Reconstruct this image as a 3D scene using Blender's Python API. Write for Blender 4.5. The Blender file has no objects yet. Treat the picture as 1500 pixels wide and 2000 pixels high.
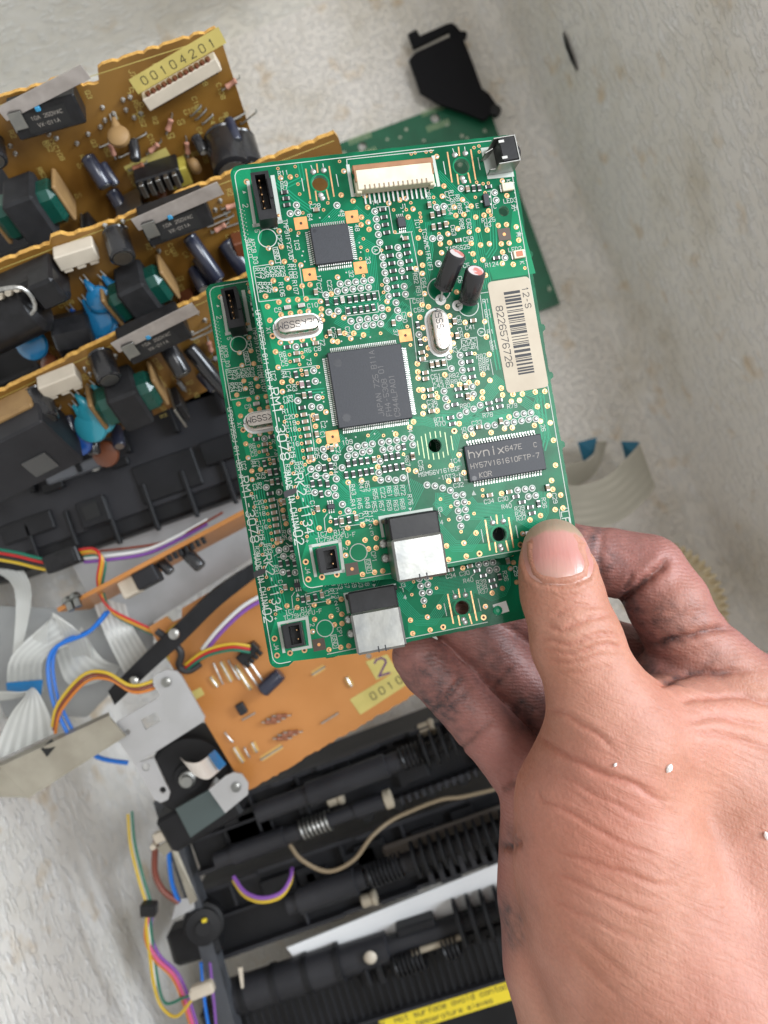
import bpy, bmesh, math, random
import numpy as np
from mathutils import Vector, Matrix

random.seed(7)
scene = bpy.context.scene
COL = scene.collection
F = 1510.0          # focal length in photograph pixels
CZ = 430.0          # lens height above the box floor, mm
MM = 0.001

# ------------------------------------------------------------------ camera, light, exposure
cam_d = bpy.data.cameras.new('camera')
cam = bpy.data.objects.new('camera', cam_d)
COL.objects.link(cam)
scene.camera = cam
cam.location = (0, 0, CZ * MM)
cam_d.sensor_fit = 'VERTICAL'
cam_d.sensor_height = 36.0
cam_d.lens = F / 2000.0 * 36.0
cam_d.clip_start = 0.01
cam_d.clip_end = 20.0
cam_d.dof.use_dof = True
cam_d.dof.focus_distance = 0.189
cam_d.dof.aperture_fstop = cam_d.lens / 1.9

world = bpy.data.worlds.new('World')
scene.world = world
world.use_nodes = True
wb = world.node_tree.nodes['Background']
wb.inputs[0].default_value = (1.0, 0.975, 0.935, 1)
wb.inputs[1].default_value = 0.60

def area(name, loc, target, size, power, color):
    ld = bpy.data.lights.new(name, 'AREA')
    ld.shape = 'RECTANGLE'
    ld.size, ld.size_y = size
    ld.energy = power
    ld.color = color
    o = bpy.data.objects.new(name, ld)
    COL.objects.link(o)
    o.location = loc
    o.rotation_euler = (Vector(target) - Vector(loc)).to_track_quat('-Z', 'Y').to_euler()
    return o
area('window_light', (0.76, 0.30, 2.05), (-0.03, -0.02, 0.1), (0.6, 0.6), 17.0, (0.97, 0.985, 1.0))
area('side_fill_light', (1.25, 0.50, 0.98), (-0.15, -0.06, 0.1), (0.7, 0.6), 30.0, (0.84, 0.92, 1.0))  # soft cool lamp added to brighten the lower-left foam wall

vs = scene.view_settings
vs.view_transform = 'Standard'
vs.look = 'None'
vs.exposure = 0.12
vs.gamma = 1.0
scene.cycles.max_bounces = 8
scene.cycles.diffuse_bounces = 7
scene.cycles.glossy_bounces = 3
scene.cycles.caustics_reflective = False
scene.cycles.caustics_refractive = False
scene.cycles.use_adaptive_sampling = True
scene.cycles.adaptive_threshold = 0.02
scene.cycles.use_denoising = True

# ------------------------------------------------------------------ helpers
def at(px, py, d):
    return Vector(((px - 750) / F * d, (1000 - py) / F * d, CZ - d))

def srgb(r, g, b):
    def c(v):
        v /= 255.0
        return v / 12.92 if v <= 0.04045 else ((v + 0.055) / 1.055) ** 2.4
    return (c(r), c(g), c(b), 1.0)

MATS = {}
def mat(name, col, rough=0.5, metal=0.0, col2=None, nscale=300.0, bump=0.0, bscale=800.0, spec=0.5,
        trans=0.0, coat=0.0, lo=0.35, hi=0.65, sss=0.0, stretch=None):
    if name in MATS:
        return MATS[name]
    m = bpy.data.materials.new(name)
    m.use_nodes = True
    nt = m.node_tree
    b = nt.nodes['Principled BSDF']
    col = tuple(col[:3]) + (1.0,)
    b.inputs['Base Color'].default_value = col
    b.inputs['Roughness'].default_value = rough
    b.inputs['Metallic'].default_value = metal
    b.inputs['Specular IOR Level'].default_value = spec
    b.inputs['Coat Weight'].default_value = coat
    if trans: b.inputs['Transmission Weight'].default_value = trans
    if sss:
        b.inputs['Subsurface Weight'].default_value = sss
        b.inputs['Subsurface Scale'].default_value = 0.002
    tc = nt.nodes.new('ShaderNodeTexCoord')
    src = tc.outputs['Object']
    if stretch:
        mp = nt.nodes.new('ShaderNodeMapping')
        mp.inputs['Scale'].default_value = stretch
        nt.links.new(src, mp.inputs['Vector'])
        src = mp.outputs['Vector']
    if col2 is not None:
        n = nt.nodes.new('ShaderNodeTexNoise')
        n.inputs['Scale'].default_value = nscale
        n.inputs['Detail'].default_value = 6
        r = nt.nodes.new('ShaderNodeValToRGB')
        r.color_ramp.elements[0].position = lo
        r.color_ramp.elements[1].position = hi
        r.color_ramp.elements[0].color = col
        r.color_ramp.elements[1].color = tuple(col2[:3]) + (1.0,)
        nt.links.new(src, n.inputs['Vector'])
        nt.links.new(n.outputs['Fac'], r.inputs['Fac'])
        nt.links.new(r.outputs['Color'], b.inputs['Base Color'])
        rr = nt.nodes.new('ShaderNodeMapRange')
        rr.inputs['To Min'].default_value = max(0.02, rough - 0.08)
        rr.inputs['To Max'].default_value = min(1.0, rough + 0.12)
        nt.links.new(n.outputs['Fac'], rr.inputs['Value'])
        nt.links.new(rr.outputs['Result'], b.inputs['Roughness'])
    if bump:
        n2 = nt.nodes.new('ShaderNodeTexNoise')
        n2.inputs['Scale'].default_value = bscale
        n2.inputs['Detail'].default_value = 4
        bp = nt.nodes.new('ShaderNodeBump')
        bp.inputs['Strength'].default_value = bump
        bp.inputs['Distance'].default_value = 0.0004
        nt.links.new(src, n2.inputs['Vector'])
        nt.links.new(n2.outputs['Fac'], bp.inputs['Height'])
        nt.links.new(bp.outputs['Normal'], b.inputs['Normal'])
    MATS[name] = m
    return m

class MB:
    """collects geometry (mm, local) for ONE mesh object"""
    def __init__(s):
        s.v, s.f, s.m, s.mats = [], [], [], []
    def mi(s, m):
        if m not in s.mats: s.mats.append(m)
        return s.mats.index(m)
    def add(s, vs, fs, m, T=None):
        o = len(s.v)
        if T is not None: vs = [T @ Vector(p) for p in vs]
        s.v += [tuple(p) for p in vs]
        k = s.mi(m)
        for f in fs:
            s.f.append([i + o for i in f]); s.m.append(k)
        return s
    def box(s, c, size, m, ch=0.0, T=None):
        x, y, z = c; a, b, h = size[0] / 2, size[1] / 2, size[2] / 2
        ch = min(ch, a * .9, b * .9, h * .9)
        if ch <= 0:
            vs = [(x + i * a, y + j * b, z + k * h) for k in (-1, 1) for j in (-1, 1) for i in (-1, 1)]
            fs = [(0, 2, 3, 1), (4, 5, 7, 6), (0, 1, 5, 4), (2, 6, 7, 3), (0, 4, 6, 2), (1, 3, 7, 5)]
            return s.add(vs, fs, m, T)
        vs = []; idx = {}
        for sx in (-1, 1):
            for sy in (-1, 1):
                for sz in (-1, 1):
                    for ax in range(3):
                        q = [sx * (a - ch), sy * (b - ch), sz * (h - ch)]
                        q[ax] = (sx * a, sy * b, sz * h)[ax]
                        idx[sx, sy, sz, ax] = len(vs)
                        vs.append((x + q[0], y + q[1], z + q[2]))
        fs = []
        for ax in range(3):
            u, w = [(1, 2), (2, 0), (0, 1)][ax]
            for sg in (-1, 1):
                loop = []
                for su, sw in ((-1, -1), (1, -1), (1, 1), (-1, 1)):
                    k = [0, 0, 0]; k[ax] = sg; k[u] = su; k[w] = sw
                    loop.append(idx[k[0], k[1], k[2], ax])
                fs.append(loop if sg > 0 else loop[::-1])
        for ax in range(3):          # edges parallel to ax
            u, w = [(1, 2), (2, 0), (0, 1)][ax]
            for su in (-1, 1):
                for sw in (-1, 1):
                    k0 = [0, 0, 0]; k0[u] = su; k0[w] = sw
                    k1 = k0[:]; k0[ax] = -1; k1[ax] = 1
                    q = [idx[(*k0, u)], idx[(*k1, u)], idx[(*k1, w)], idx[(*k0, w)]]
                    fs.append(q if su * sw < 0 else q[::-1])
        for sx in (-1, 1):
            for sy in (-1, 1):
                for sz in (-1, 1):
                    q = [idx[sx, sy, sz, k] for k in range(3)]
                    fs.append(q if sx * sy * sz > 0 else q[::-1])
        return s.add(vs, fs, m, T)
    def cyl(s, p0, p1, r0, r1, m, n=14, caps=True, T=None):
        p0, p1 = Vector(p0), Vector(p1)
        ax = (p1 - p0)
        if ax.length < 1e-9: return s
        ax.normalize()
        u = ax.orthogonal().normalized(); w = ax.cross(u)
        vs = []
        for p, r in ((p0, r0), (p1, r1)):
            for i in range(n):
                a = 2 * math.pi * i / n
                vs.append(p + (u * math.cos(a) + w * math.sin(a)) * r)
        fs = [(i, (i + 1) % n, n + (i + 1) % n, n + i) for i in range(n)]
        if caps: fs += [tuple(range(n))[::-1], tuple(range(n, 2 * n))]
        return s.add(vs, fs, m, T)
    def lathe(s, p0, axis, prof, m, n=16, T=None):
        """prof: list of (distance along axis, radius)"""
        p0, ax = Vector(p0), Vector(axis).normalized()
        u = ax.orthogonal().normalized(); w = ax.cross(u)
        vs = []
        for h, r in prof:
            for i in range(n):
                a = 2 * math.pi * i / n
                vs.append(p0 + ax * h + (u * math.cos(a) + w * math.sin(a)) * r)
        fs = []
        for k in range(len(prof) - 1):
            for i in range(n):
                j = (i + 1) % n
                fs.append((k * n + i, k * n + j, (k + 1) * n + j, (k + 1) * n + i))
        fs.append(tuple(range(n))[::-1])
        fs.append(tuple(range((len(prof) - 1) * n, len(prof) * n)))
        return s.add(vs, fs, m, T)
    def tube(s, path, r, m, n=8, T=None):
        P = [Vector(p) for p in path]
        vs, prev = [], None
        for i, p in enumerate(P):
            t = (P[min(i + 1, len(P) - 1)] - P[max(i - 1, 0)])
            t = t.normalized() if t.length > 1e-9 else Vector((0, 0, 1))
            u = t.orthogonal().normalized() if prev is None else (prev - t * prev.dot(t)).normalized()
            prev = u; w = t.cross(u)
            for k in range(n):
                a = 2 * math.pi * k / n
                vs.append(p + (u * math.cos(a) + w * math.sin(a)) * r)
        fs = []
        for i in range(len(P) - 1):
            for k in range(n):
                j = (k + 1) % n
                fs.append((i * n + k, i * n + j, (i + 1) * n + j, (i + 1) * n + k))
        fs.append(tuple(range(n))[::-1]); fs.append(tuple(range((len(P) - 1) * n, len(P) * n)))
        return s.add(vs, fs, m, T)
    def poly(s, pts, z, m, T=None):
        return s.add([(p[0], p[1], z) for p in pts], [tuple(range(len(pts)))], m, T)
    def prism(s, pts, z0, z1, m, holes=(), T=None):
        """flat outline with holes, given thickness"""
        bm = bmesh.new()
        loops = []
        for L in [pts] + list(holes):
            vv = [bm.verts.new((p[0], p[1], 0)) for p in L]
            loops.append(vv)
            for i in range(len(vv)): bm.edges.new((vv[i], vv[(i + 1) % len(vv)]))
        bmesh.ops.triangle_fill(bm, use_beauty=True, edges=bm.edges[:], normal=(0, 0, 1))
        bm.verts.index_update()
        base = [(v.co.x, v.co.y) for v in bm.verts]
        tris = [[v.index for v in f.verts] for f in bm.faces]
        li = [[v.index for v in L] for L in loops]
        bm.free()
        n = len(base)
        vs = [(x, y, z1) for x, y in base] + [(x, y, z0) for x, y in base]
        fs = []
        for t in tris:
            a, b, c = [Vector(base[i]) for i in t]
            if (b - a).cross(c - a) < 0: t = t[::-1]
            fs.append(tuple(t)); fs.append(tuple(i + n for i in t[::-1]))
        for L in li:
            for i in range(len(L)):
                p, q = L[i], L[(i + 1) % len(L)]
                fs.append((p, p + n, q + n, q))
        return s.add(vs, fs, m, T)
    def sheet(s, A, B, th, m, T=None):
        """strip between two 3-D polylines with thickness th"""
        A = [Vector(p) for p in A]; B = [Vector(p) for p in B]
        n = len(A); vs = []
        for i in range(n):
            t = A[min(i + 1, n - 1)] - A[max(i - 1, 0)]
            nr = t.cross(B[i] - A[i])
            nr = nr.normalized() * th / 2 if nr.length > 1e-9 else Vector((0, 0, th / 2))
            vs += [A[i] + nr, B[i] + nr, B[i] - nr, A[i] - nr]
        fs = []
        for i in range(n - 1):
            o, q = 4 * i, 4 * i + 4
            for k in range(4):
                j = (k + 1) % 4
                fs.append((o + k, o + j, q + j, q + k))
        fs.append((3, 2, 1, 0)); o = 4 * (n - 1); fs.append((o, o + 1, o + 2, o + 3))
        return s.add(vs, fs, m, T)
    def seg(s, a, b, w, z, m, ext=0.5):
        ax, ay = a; bx, by = b
        dx, dy = bx - ax, by - ay
        L = math.hypot(dx, dy)
        if L < 1e-6: return s
        dx /= L; dy /= L; e = w * ext; h = w / 2
        s.add([(ax - dx * e + dy * h, ay - dy * e - dx * h, z), (bx + dx * e + dy * h, by + dy * e - dx * h, z),
               (bx + dx * e - dy * h, by + dy * e + dx * h, z), (ax - dx * e - dy * h, ay - dy * e + dx * h, z)],
              [(0, 1, 2, 3)], m)
        return s
    def line(s, pts, w, z, m, dz=0.006):
        for i in range(len(pts) - 1):
            s.seg(pts[i], pts[i + 1], w, z + (i % 3) * dz, m)
        return s
    def ring(s, c, r0, r1, z, m, n=18):
        vs = []
        for r in (r0, r1):
            for i in range(n):
                a = 2 * math.pi * i / n
                vs.append((c[0] + r * math.cos(a), c[1] + r * math.sin(a), z))
        return s.add(vs, [(i, n + i, n + (i + 1) % n, (i + 1) % n) for i in range(n)], m)
    def disc(s, c, r, z, m, n=14):
        return s.add([(c[0] + r * math.cos(2 * math.pi * i / n), c[1] + r * math.sin(2 * math.pi * i / n), z) for i in range(n)],
                     [tuple(range(n))], m)
    def mesh(s, name, smooth=False):
        me = bpy.data.meshes.new(name)
        me.from_pydata([(x * MM, y * MM, z * MM) for x, y, z in s.v], [], s.f)
        for m in s.mats: me.materials.append(m)
        me.polygons.foreach_set('material_index', s.m)
        if smooth:
            me.polygons.foreach_set('use_smooth', [True] * len(s.f))
        me.update()
        if smooth:
            me.set_sharp_from_angle(angle=math.radians(40))
        return me

def link(name, data, parent=None, loc=None, rz=None, kind=None, label=None):
    o = bpy.data.objects.new(name, data)
    COL.objects.link(o)
    if parent is not None: o.parent = parent
    if loc is not None: o.location = Vector(loc) * MM
    if rz is not None: o.rotation_euler = (0, 0, rz)
    if kind: o['kind'] = kind
    if label: o['label'] = label
    return o

def part(name, mb, parent, smooth=False, loc=None, rz=None, kind=None, label=None):
    return link(name, mb.mesh(name, smooth), parent, loc, rz, kind, label)

def tag(o, label, cat, group=None):
    o['label'] = label; o['category'] = cat
    if group: o['group'] = group
    return o

def thing(name, label, cat, M=None, group=None):
    o = bpy.data.objects.new(name, None)
    COL.objects.link(o)
    o.empty_display_size = 0.01
    if M is not None:
        W = M.copy(); W.translation = W.translation * MM
        o.matrix_world = W
    return tag(o, label, cat, group)

def single(name, mb, label, cat, smooth=False, group=None):
    return tag(link(name, mb.mesh(name, smooth)), label, cat, group)

def copy_tree(o, parent=None):
    c = o.copy(); COL.objects.link(c)
    c.parent = parent
    for ch in list(o.children): copy_tree(ch, c)
    return c

class Frame:
    """orthonormal frame (mm): x right, y up, z towards the viewer; loc() finds where a sight line meets the plane z=h"""
    def __init__(s, O, ex, ey_hint):
        s.O = Vector(O)
        s.x = Vector(ex).normalized()
        s.z = s.x.cross(Vector(ey_hint)).normalized()
        s.y = s.z.cross(s.x).normalized()
        s.M = Matrix((( s.x.x, s.y.x, s.z.x, s.O.x), (s.x.y, s.y.y, s.z.y, s.O.y), (s.x.z, s.y.z, s.z.z, s.O.z), (0, 0, 0, 1)))
    def loc(s, px, py, h=0.0):
        C = Vector((0, 0, CZ)); D = at(px, py, 1.0) - C
        O = s.O + s.z * h
        t = (O - C).dot(s.z) / D.dot(s.z)
        P = C + D * t - s.O
        return (P.dot(s.x), P.dot(s.y))
    def loc3(s, px, py, h=0.0):
        a = s.loc(px, py, h); return (a[0], a[1], h)

# stroke lettering
GL = {'A': '00 26 40,12 32', 'B': '00 06 36 45 44 33 03,33 42 41 30 00', 'C': '45 36 16 05 01 10 30 41',
 'D': '00 06 26 44 42 20 00', 'E': '40 00 06 46,03 33', 'F': '00 06 46,03 33', 'G': '45 36 16 05 01 10 30 41 43 23',
 'H': '00 06,40 46,03 43', 'I': '20 26,10 30,16 36', 'J': '46 41 30 10 01', 'K': '00 06,46 03 40', 'L': '06 00 40',
 'M': '00 06 23 46 40', 'N': '00 06 40 46', 'O': '10 01 05 16 36 45 41 30 10', 'P': '00 06 36 45 44 33 03',
 'Q': '10 01 05 16 36 45 41 30 10,22 40', 'R': '00 06 36 45 44 33 03,23 40', 'S': '01 10 30 41 42 33 13 04 05 16 36 45',
 'T': '06 46,26 20', 'U': '06 01 10 30 41 46', 'V': '06 20 46', 'W': '06 10 23 30 46', 'X': '00 46,06 40',
 'Y': '06 23 46,23 20', 'Z': '06 46 00 40', '0': '10 01 05 16 36 45 41 30 10', '1': '15 26 20', '2': '05 16 36 45 44 00 40',
 '3': '05 16 36 45 44 33 42 41 30 10 01,23 33', '4': '30 36 02 42', '5': '46 06 03 33 42 41 30 10 01',
 '6': '45 36 16 05 01 10 30 41 42 33 13 02', '7': '06 46 10', '8': '13 04 05 16 36 45 44 33 13 02 01 10 30 41 42 33',
 '9': '01 10 30 41 45 36 16 05 04 13 33 44', '-': '13 33', '+': '03 43,21 25', '(': '36 25 21 30', ')': '16 25 21 10',
 '/': '00 46', '.': '20 21', 'h': '06 00,03 14 34 43 40', 'y': '04 21,44 10', 'n': '04 00,03 14 34 43 40', 'i': '20 24,25 26',
 'x': '00 44,04 40', 'a': '43 34 14 03 01 10 30 41,44 40', 'o': '10 01 03 14 34 43 41 30 10', 'e': '02 42 43 34 14 03 01 10 40',
 't': '26 21 30 40,14 44', 'u': '04 01 10 30 41,44 40', 'r': '04 00,02 14 34', 'f': '20 25 36 46,13 33', 'c': '43 34 14 03 01 10 30 41',
 'd': '46 40,41 30 10 01 03 14 34 43', 'v': '04 20 44', 'p': '04 00,04 34 43 41 30 10', 's': '00 30 41 32 12 03 14 44', 'l': '26 20', 'g': '43 34 14 03 01 10 40,44 40 30',
 'm': '00 04 24 20,24 44 40', 'w': '04 10 22 30 44'}
def text(mb, s, c, h, ang, m, z=0.07, sw=0.15, adv=5.6, wd=1.0):
    """centred stroke text; h cap height mm, ang radians"""
    k = h / 6.0; n = len(s)
    ca, sa = math.cos(ang), math.sin(ang)
    x0 = -((n - 1) * adv + 4) / 2 * k * wd
    i = 0
    for ch in s:
        for st in GL.get(ch, '').split(','):
            P = []
            for q in st.split():
                x = x0 + int(q[0]) * k * wd; y = (int(q[1]) - 3) * k
                P.append((c[0] + x * ca - y * sa, c[1] + x * sa + y * ca))
            for j in range(len(P) - 1):
                mb.seg(P[j], P[j + 1], sw * h, z + (i % 5) * 0.006, m, 0.42); i += 1
        x0 += adv * k * wd

# ------------------------------------------------------------------ foam box
E1 = Vector((math.cos(math.radians(22.6)), math.sin(math.radians(22.6)), 0))
E2 = Vector((-E1.y, E1.x, 0))
XR, XL, YT, YB, ZT = 164.6, -186.0, 287.0, -235.0, 196.0   # inner faces at the floor; rim height
DRAFT = 0.06
def foam_mat(name, base, streak, rot=22.6, bead=.12):
    m = bpy.data.materials.new(name); m.use_nodes = True
    nt = m.node_tree; b = nt.nodes['Principled BSDF']
    b.inputs['Roughness'].default_value = 0.60
    b.inputs['Subsurface Weight'].default_value = 0.0
    N = nt.nodes.new; L = nt.links.new
    tc = N('ShaderNodeTexCoord'); mp = N('ShaderNodeMapping')
    mp.vector_type = 'TEXTURE'; mp.inputs['Scale'].default_value = streak; mp.inputs['Rotation'].default_value = (0, 0, math.radians(rot))
    L(tc.outputs['Object'], mp.inputs['Vector'])
    n1 = N('ShaderNodeTexNoise'); n1.inputs['Scale'].default_value = 20; n1.inputs['Detail'].default_value = 7; n1.inputs['Roughness'].default_value = .6
    L(tc.outputs['Object'], n1.inputs['Vector'])
    r = N('ShaderNodeValToRGB'); e = r.color_ramp.elements
    e[0].position = .24; e[0].color = (base[0] * .72, base[1] * .67, base[2] * .58, 1)
    e[1].position = .52; e[1].color = (base[0], base[1], base[2], 1)
    x = r.color_ramp.elements.new(.40); x.color = (base[0] * .93, base[1] * .92, base[2] * .89, 1)
    L(n1.outputs['Fac'], r.inputs['Fac'])
    st = N('ShaderNodeTexNoise'); st.inputs['Scale'].default_value = 55; st.inputs['Detail'].default_value = 3
    L(tc.outputs['Object'], st.inputs['Vector'])
    sr = N('ShaderNodeValToRGB'); sr.color_ramp.elements[0].position = .60; sr.color_ramp.elements[1].position = .74
    sr.color_ramp.elements[0].color = (1, 1, 1, 1); sr.color_ramp.elements[1].color = (.78, .62, .42, 1)
    L(st.outputs['Fac'], sr.inputs['Fac'])
    mx = N('ShaderNodeMix'); mx.data_type = 'RGBA'; mx.blend_type = 'MULTIPLY'; mx.inputs[0].default_value = .7
    L(r.outputs['Color'], mx.inputs[6]); L(sr.outputs['Color'], mx.inputs[7])
    # raised flecks lightened as highlight in the colour, pits a duller beige; broad beige and grey patches
    pit = N('ShaderNodeTexNoise'); pit.inputs['Scale'].default_value = 380; pit.inputs['Detail'].default_value = 5; pit.inputs['Roughness'].default_value = .6
    L(mp.outputs['Vector'], pit.inputs['Vector'])
    pr = N('ShaderNodeValToRGB'); pr.color_ramp.elements[0].position = .48; pr.color_ramp.elements[1].position = .62
    pr.color_ramp.elements[0].color = (.90, .885, .86, 1); pr.color_ramp.elements[1].color = (1.0, 1.0, 1.0, 1)
    L(pit.outputs['Fac'], pr.inputs['Fac'])
    m2 = N('ShaderNodeMix'); m2.data_type = 'RGBA'; m2.blend_type = 'MULTIPLY'; m2.inputs[0].default_value = 1.0
    L(mx.outputs[2], m2.inputs[6]); L(pr.outputs['Color'], m2.inputs[7])
    L(m2.outputs[2], b.inputs['Base Color'])
    vo = N('ShaderNodeTexVoronoi'); vo.inputs['Scale'].default_value = 230; vo.feature = 'SMOOTH_F1'
    L(tc.outputs['Object'], vo.inputs['Vector'])
    n2 = N('ShaderNodeTexNoise'); n2.inputs['Scale'].default_value = 380; n2.inputs['Detail'].default_value = 5; n2.inputs['Roughness'].default_value = .6
    L(mp.outputs['Vector'], n2.inputs['Vector'])
    r2 = N('ShaderNodeValToRGB'); r2.color_ramp.elements[0].position = .50; r2.color_ramp.elements[1].position = .66
    L(n2.outputs['Fac'], r2.inputs['Fac'])
    b1 = N('ShaderNodeBump'); b1.inputs['Strength'].default_value = bead; b1.inputs['Distance'].default_value = .0012; b1.invert = True
    L(vo.outputs['Distance'], b1.inputs['Height'])
    b2 = N('ShaderNodeBump'); b2.inputs['Strength'].default_value = .62; b2.inputs['Distance'].default_value = .0014
    L(r2.outputs['Color'], b2.inputs['Height']); L(b1.outputs['Normal'], b2.inputs['Normal'])
    L(b2.outputs['Normal'], b.inputs['Normal'])
    return m
FOAM = foam_mat('foam_wall', (.95, .94, .92), (1.0, 2.2, 1.0))
FOAMT = foam_mat('foam_wall_end', (.88, .87, .82), (2.2, 1.0, 1.0))
FOAMF = foam_mat('foam_floor', (.95, .93, .90), (1.0, 1.0, 1.0), bead=.4)
foam = thing('foam_box', 'dirty white polystyrene foam box holding all the salvaged parts', 'box')
def box_pt(a, b, z):
    p = E1 * a + E2 * b; return (p.x, p.y, z)
def wall(name, a, b, out):
    """a,b: inner base corners (e1,e2); out: outward direction (e1,e2)"""
    mb = MB(); n, k = 36, 16; dz = ZT * DRAFT; T = 26
    rnd = random.Random(int(a[0] * 7 + a[1] * 3))
    vs, fs = [], []
    R = 13.0
    prof = [(R * (1 - math.sin(math.radians(g))), R * (1 - math.cos(math.radians(g))) - .3) for g in (0, 18, 36, 54, 72, 90)]
    prof += [(0, R + (ZT - R) * (j + 1) / (k - 5)) for j in range(k - 5)]
    for j in range(k + 1):
        fil, zz = prof[j]; t = zz / ZT
        for i in range(n + 1):
            u = i / n
            p = [a[q] + (b[q] - a[q]) * u + out[q] * (dz * t + math.sin(u * 17 + j) * .5 + rnd.uniform(-.25, .25)) for q in (0, 1)]
            vs.append(box_pt(p[0] - out[0] * fil, p[1] - out[1] * fil, zz))
    for j in range(k):
        for i in range(n):
            o = j * (n + 1) + i
            fs.append((o, o + 1, o + n + 2, o + n + 1))
    o = len(vs)
    for t in (0, 1):
        for q in (a, b):
            vs.append(box_pt(q[0] + out[0] * (dz * 1 + T), q[1] + out[1] * (dz + T), t * ZT))
    fs += [(o, o + 2, o + 3, o + 1), (0, o, o + 1, n), (k * (n + 1), k * (n + 1) + n, o + 3, o + 2), (0, k * (n + 1), o + 2, o), (n, o + 1, o + 3, k * (n + 1) + n)]
    mb.add(vs, fs, FOAM if abs(out[0]) else FOAMT)
    return part(name, mb, foam, smooth=True)
TT = ZT * DRAFT
wall('wall', (XR, YB - 20), (XR, YT + 20), (1, 0))
wall('wall', (XL, YT + 20), (XL, YB - 20), (-1, 0))
wall('wall', (XL - 20, YT), (XR + 20, YT), (0, 1))
wall('wall', (XR + 20, YB), (XL - 20, YB), (0, -1))
mb = MB()
c = [box_pt(XL - 26, YB - 26, 0), box_pt(XR + 26, YB - 26, 0), box_pt(XR + 26, YT + 26, 0), box_pt(XL - 26, YT + 26, 0)]
mb.prism([(p[0], p[1]) for p in c], -25, 0, FOAMF)
part('floor', mb, foam)
# torn slit in the right wall
mb = MB()
C0 = Vector((0, 0, CZ))
def on_wall(px, py, proud=.4):
    D = at(px, py, 1) - C0
    # plane: p.E1 = XR + DRAFT*z
    n = E1 - Vector((0, 0, DRAFT)); t = (XR - proud - n.dot(C0)) / n.dot(D)
    return C0 + D * t
sl = [(1099, 62), (1104, 72), (1110, 88), (1117, 106), (1122, 122), (1126, 139), (1121, 130), (1114, 118), (1109, 104), (1104, 92), (1101, 78)]
A = [on_wall(x, y, .9) for x, y in sl]
B = [on_wall(x, y, -.5) for x, y in sl]
n = len(A)
mb.add(A + B, [tuple(range(n))] + [(i, (i + 1) % n, n + (i + 1) % n, n + i) for i in range(n)], mat('slit_black', (.01, .01, .01), .8))
part('slit', mb, foam, label='torn black slit in the foam wall')
# ------------------------------------------------------------------ the two green boards
BW, BH, BT = 70.0, 103.9, 1.5
def pose(R, t):
    ex = Vector((R[0][0], -R[1][0], -R[2][0])); ey = -Vector((R[0][1], -R[1][1], -R[2][1]))
    return Frame((t[0], -t[1], CZ - t[2]), ex, ey)
FF = pose([[.97891511, .16732513, -.11716447], [-.16668025, .98589149, .01535108], [.11808007, .0045016, .99299387]], (-37.1755, -82.7915, 185.3264))
FB = pose([[.98077703, .19338282, -.02606728], [-.18715366, .9700538, .15481966], [.05522613, -.14696498, .98759879]], (-48.471, -61.3056, 208.9455))
ZO = {1: (430, 250), 2: (770, 250), 3: (430, 580), 4: (770, 580), 5: (430, 920), 6: (770, 920)}
ZS = 380 / 1500.0
def q(zn, x, y, h=0.0):
    o = ZO[zn]; return FF.loc(o[0] + x * ZS, o[1] + y * ZS, h)
def qs(zn, pts, h=0.0): return [q(zn, a, b, h) for a, b in pts]
KZ = ZS / 7.85                   # zoom pixels to mm on the board

SILK = mat('silkscreen_white', (.48, .52, .47), .55, bump=.1)
GOLD = mat('pad_gold', (.66, .40, .20), .36, .8, (.50, .29, .15), 900)
TIN = mat('solder_tin', (.58, .58, .56), .34, .9, (.4, .4, .38), 900)
DARKH = mat('via_hole', (.05, .025, .012), .6)
COPPER = mat('copper_pad', (.80, .36, .13), .42, .45, (.68, .29, .11), 500)
BLK = mat('chip_black', (.022, .024, .030), .45, 0, (.030, .032, .040), 2500, bump=.12, bscale=6000)
BLKP = mat('plastic_black', (.009, .009, .010), .36, 0, (.015, .015, .017), 300, bump=.05, spec=.35)
RES = mat('resistor_body', (.02, .02, .022), .35)
CER = mat('ceramic_tan', (.30, .22, .15), .5, 0, (.24, .17, .12), 600)
CERG = mat('ceramic_grey', (.42, .38, .34), .5)
CERP = mat('ceramic_mauve', (.30, .19, .20), .5)
CREAM = mat('plastic_cream', (.74, .68, .52), .5, 0, (.64, .57, .42), 250, bump=.05)
BROWNP = mat('plastic_brown', (.36, .17, .08), .45, 0, (.28, .13, .06), 300)
STEEL = mat('steel_bright', (.36, .36, .335), .34, 1.0, (.25, .26, .26), 150, bump=.35, bscale=130)
STEELD = mat('steel_grey', (.45, .45, .43), .36, 1.0, (.36, .36, .34), 260)
CAN = mat('crystal_can', (.62, .58, .54), .22, 1.0, (.52, .47, .43), 500)
WHITEB = mat('flange_white', (.80, .80, .78), .5)
SLEEVE = mat('cap_sleeve', (.02, .02, .022), .25, coat=.3)
SLEEVEG = mat('cap_stripe', (.30, .31, .32), .3)
ALU = mat('cap_alu', (.80, .72, .72), .25, .35, (.72, .25, .22), 420, lo=.50, hi=.56)
PAPER = mat('label_paper', (.50, .43, .33), .6, 0, (.45, .38, .29), 120, bump=.06, bscale=900)
INK = mat('ink_black', (.02, .02, .024), .55)
MARK = mat('chip_mark', (.12, .115, .115), .5)
MARK2 = mat('chip_mark_tan', (.30, .27, .24), .5)
TRACE = mat('mask_over_copper', (.006, .195, .085), .24, 0, (.009, .225, .10), 160, spec=.14)
TRACEL = mat('mask_over_trace', (.016, .27, .14), .24, 0, (.012, .23, .12), 160, spec=.15)

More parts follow.
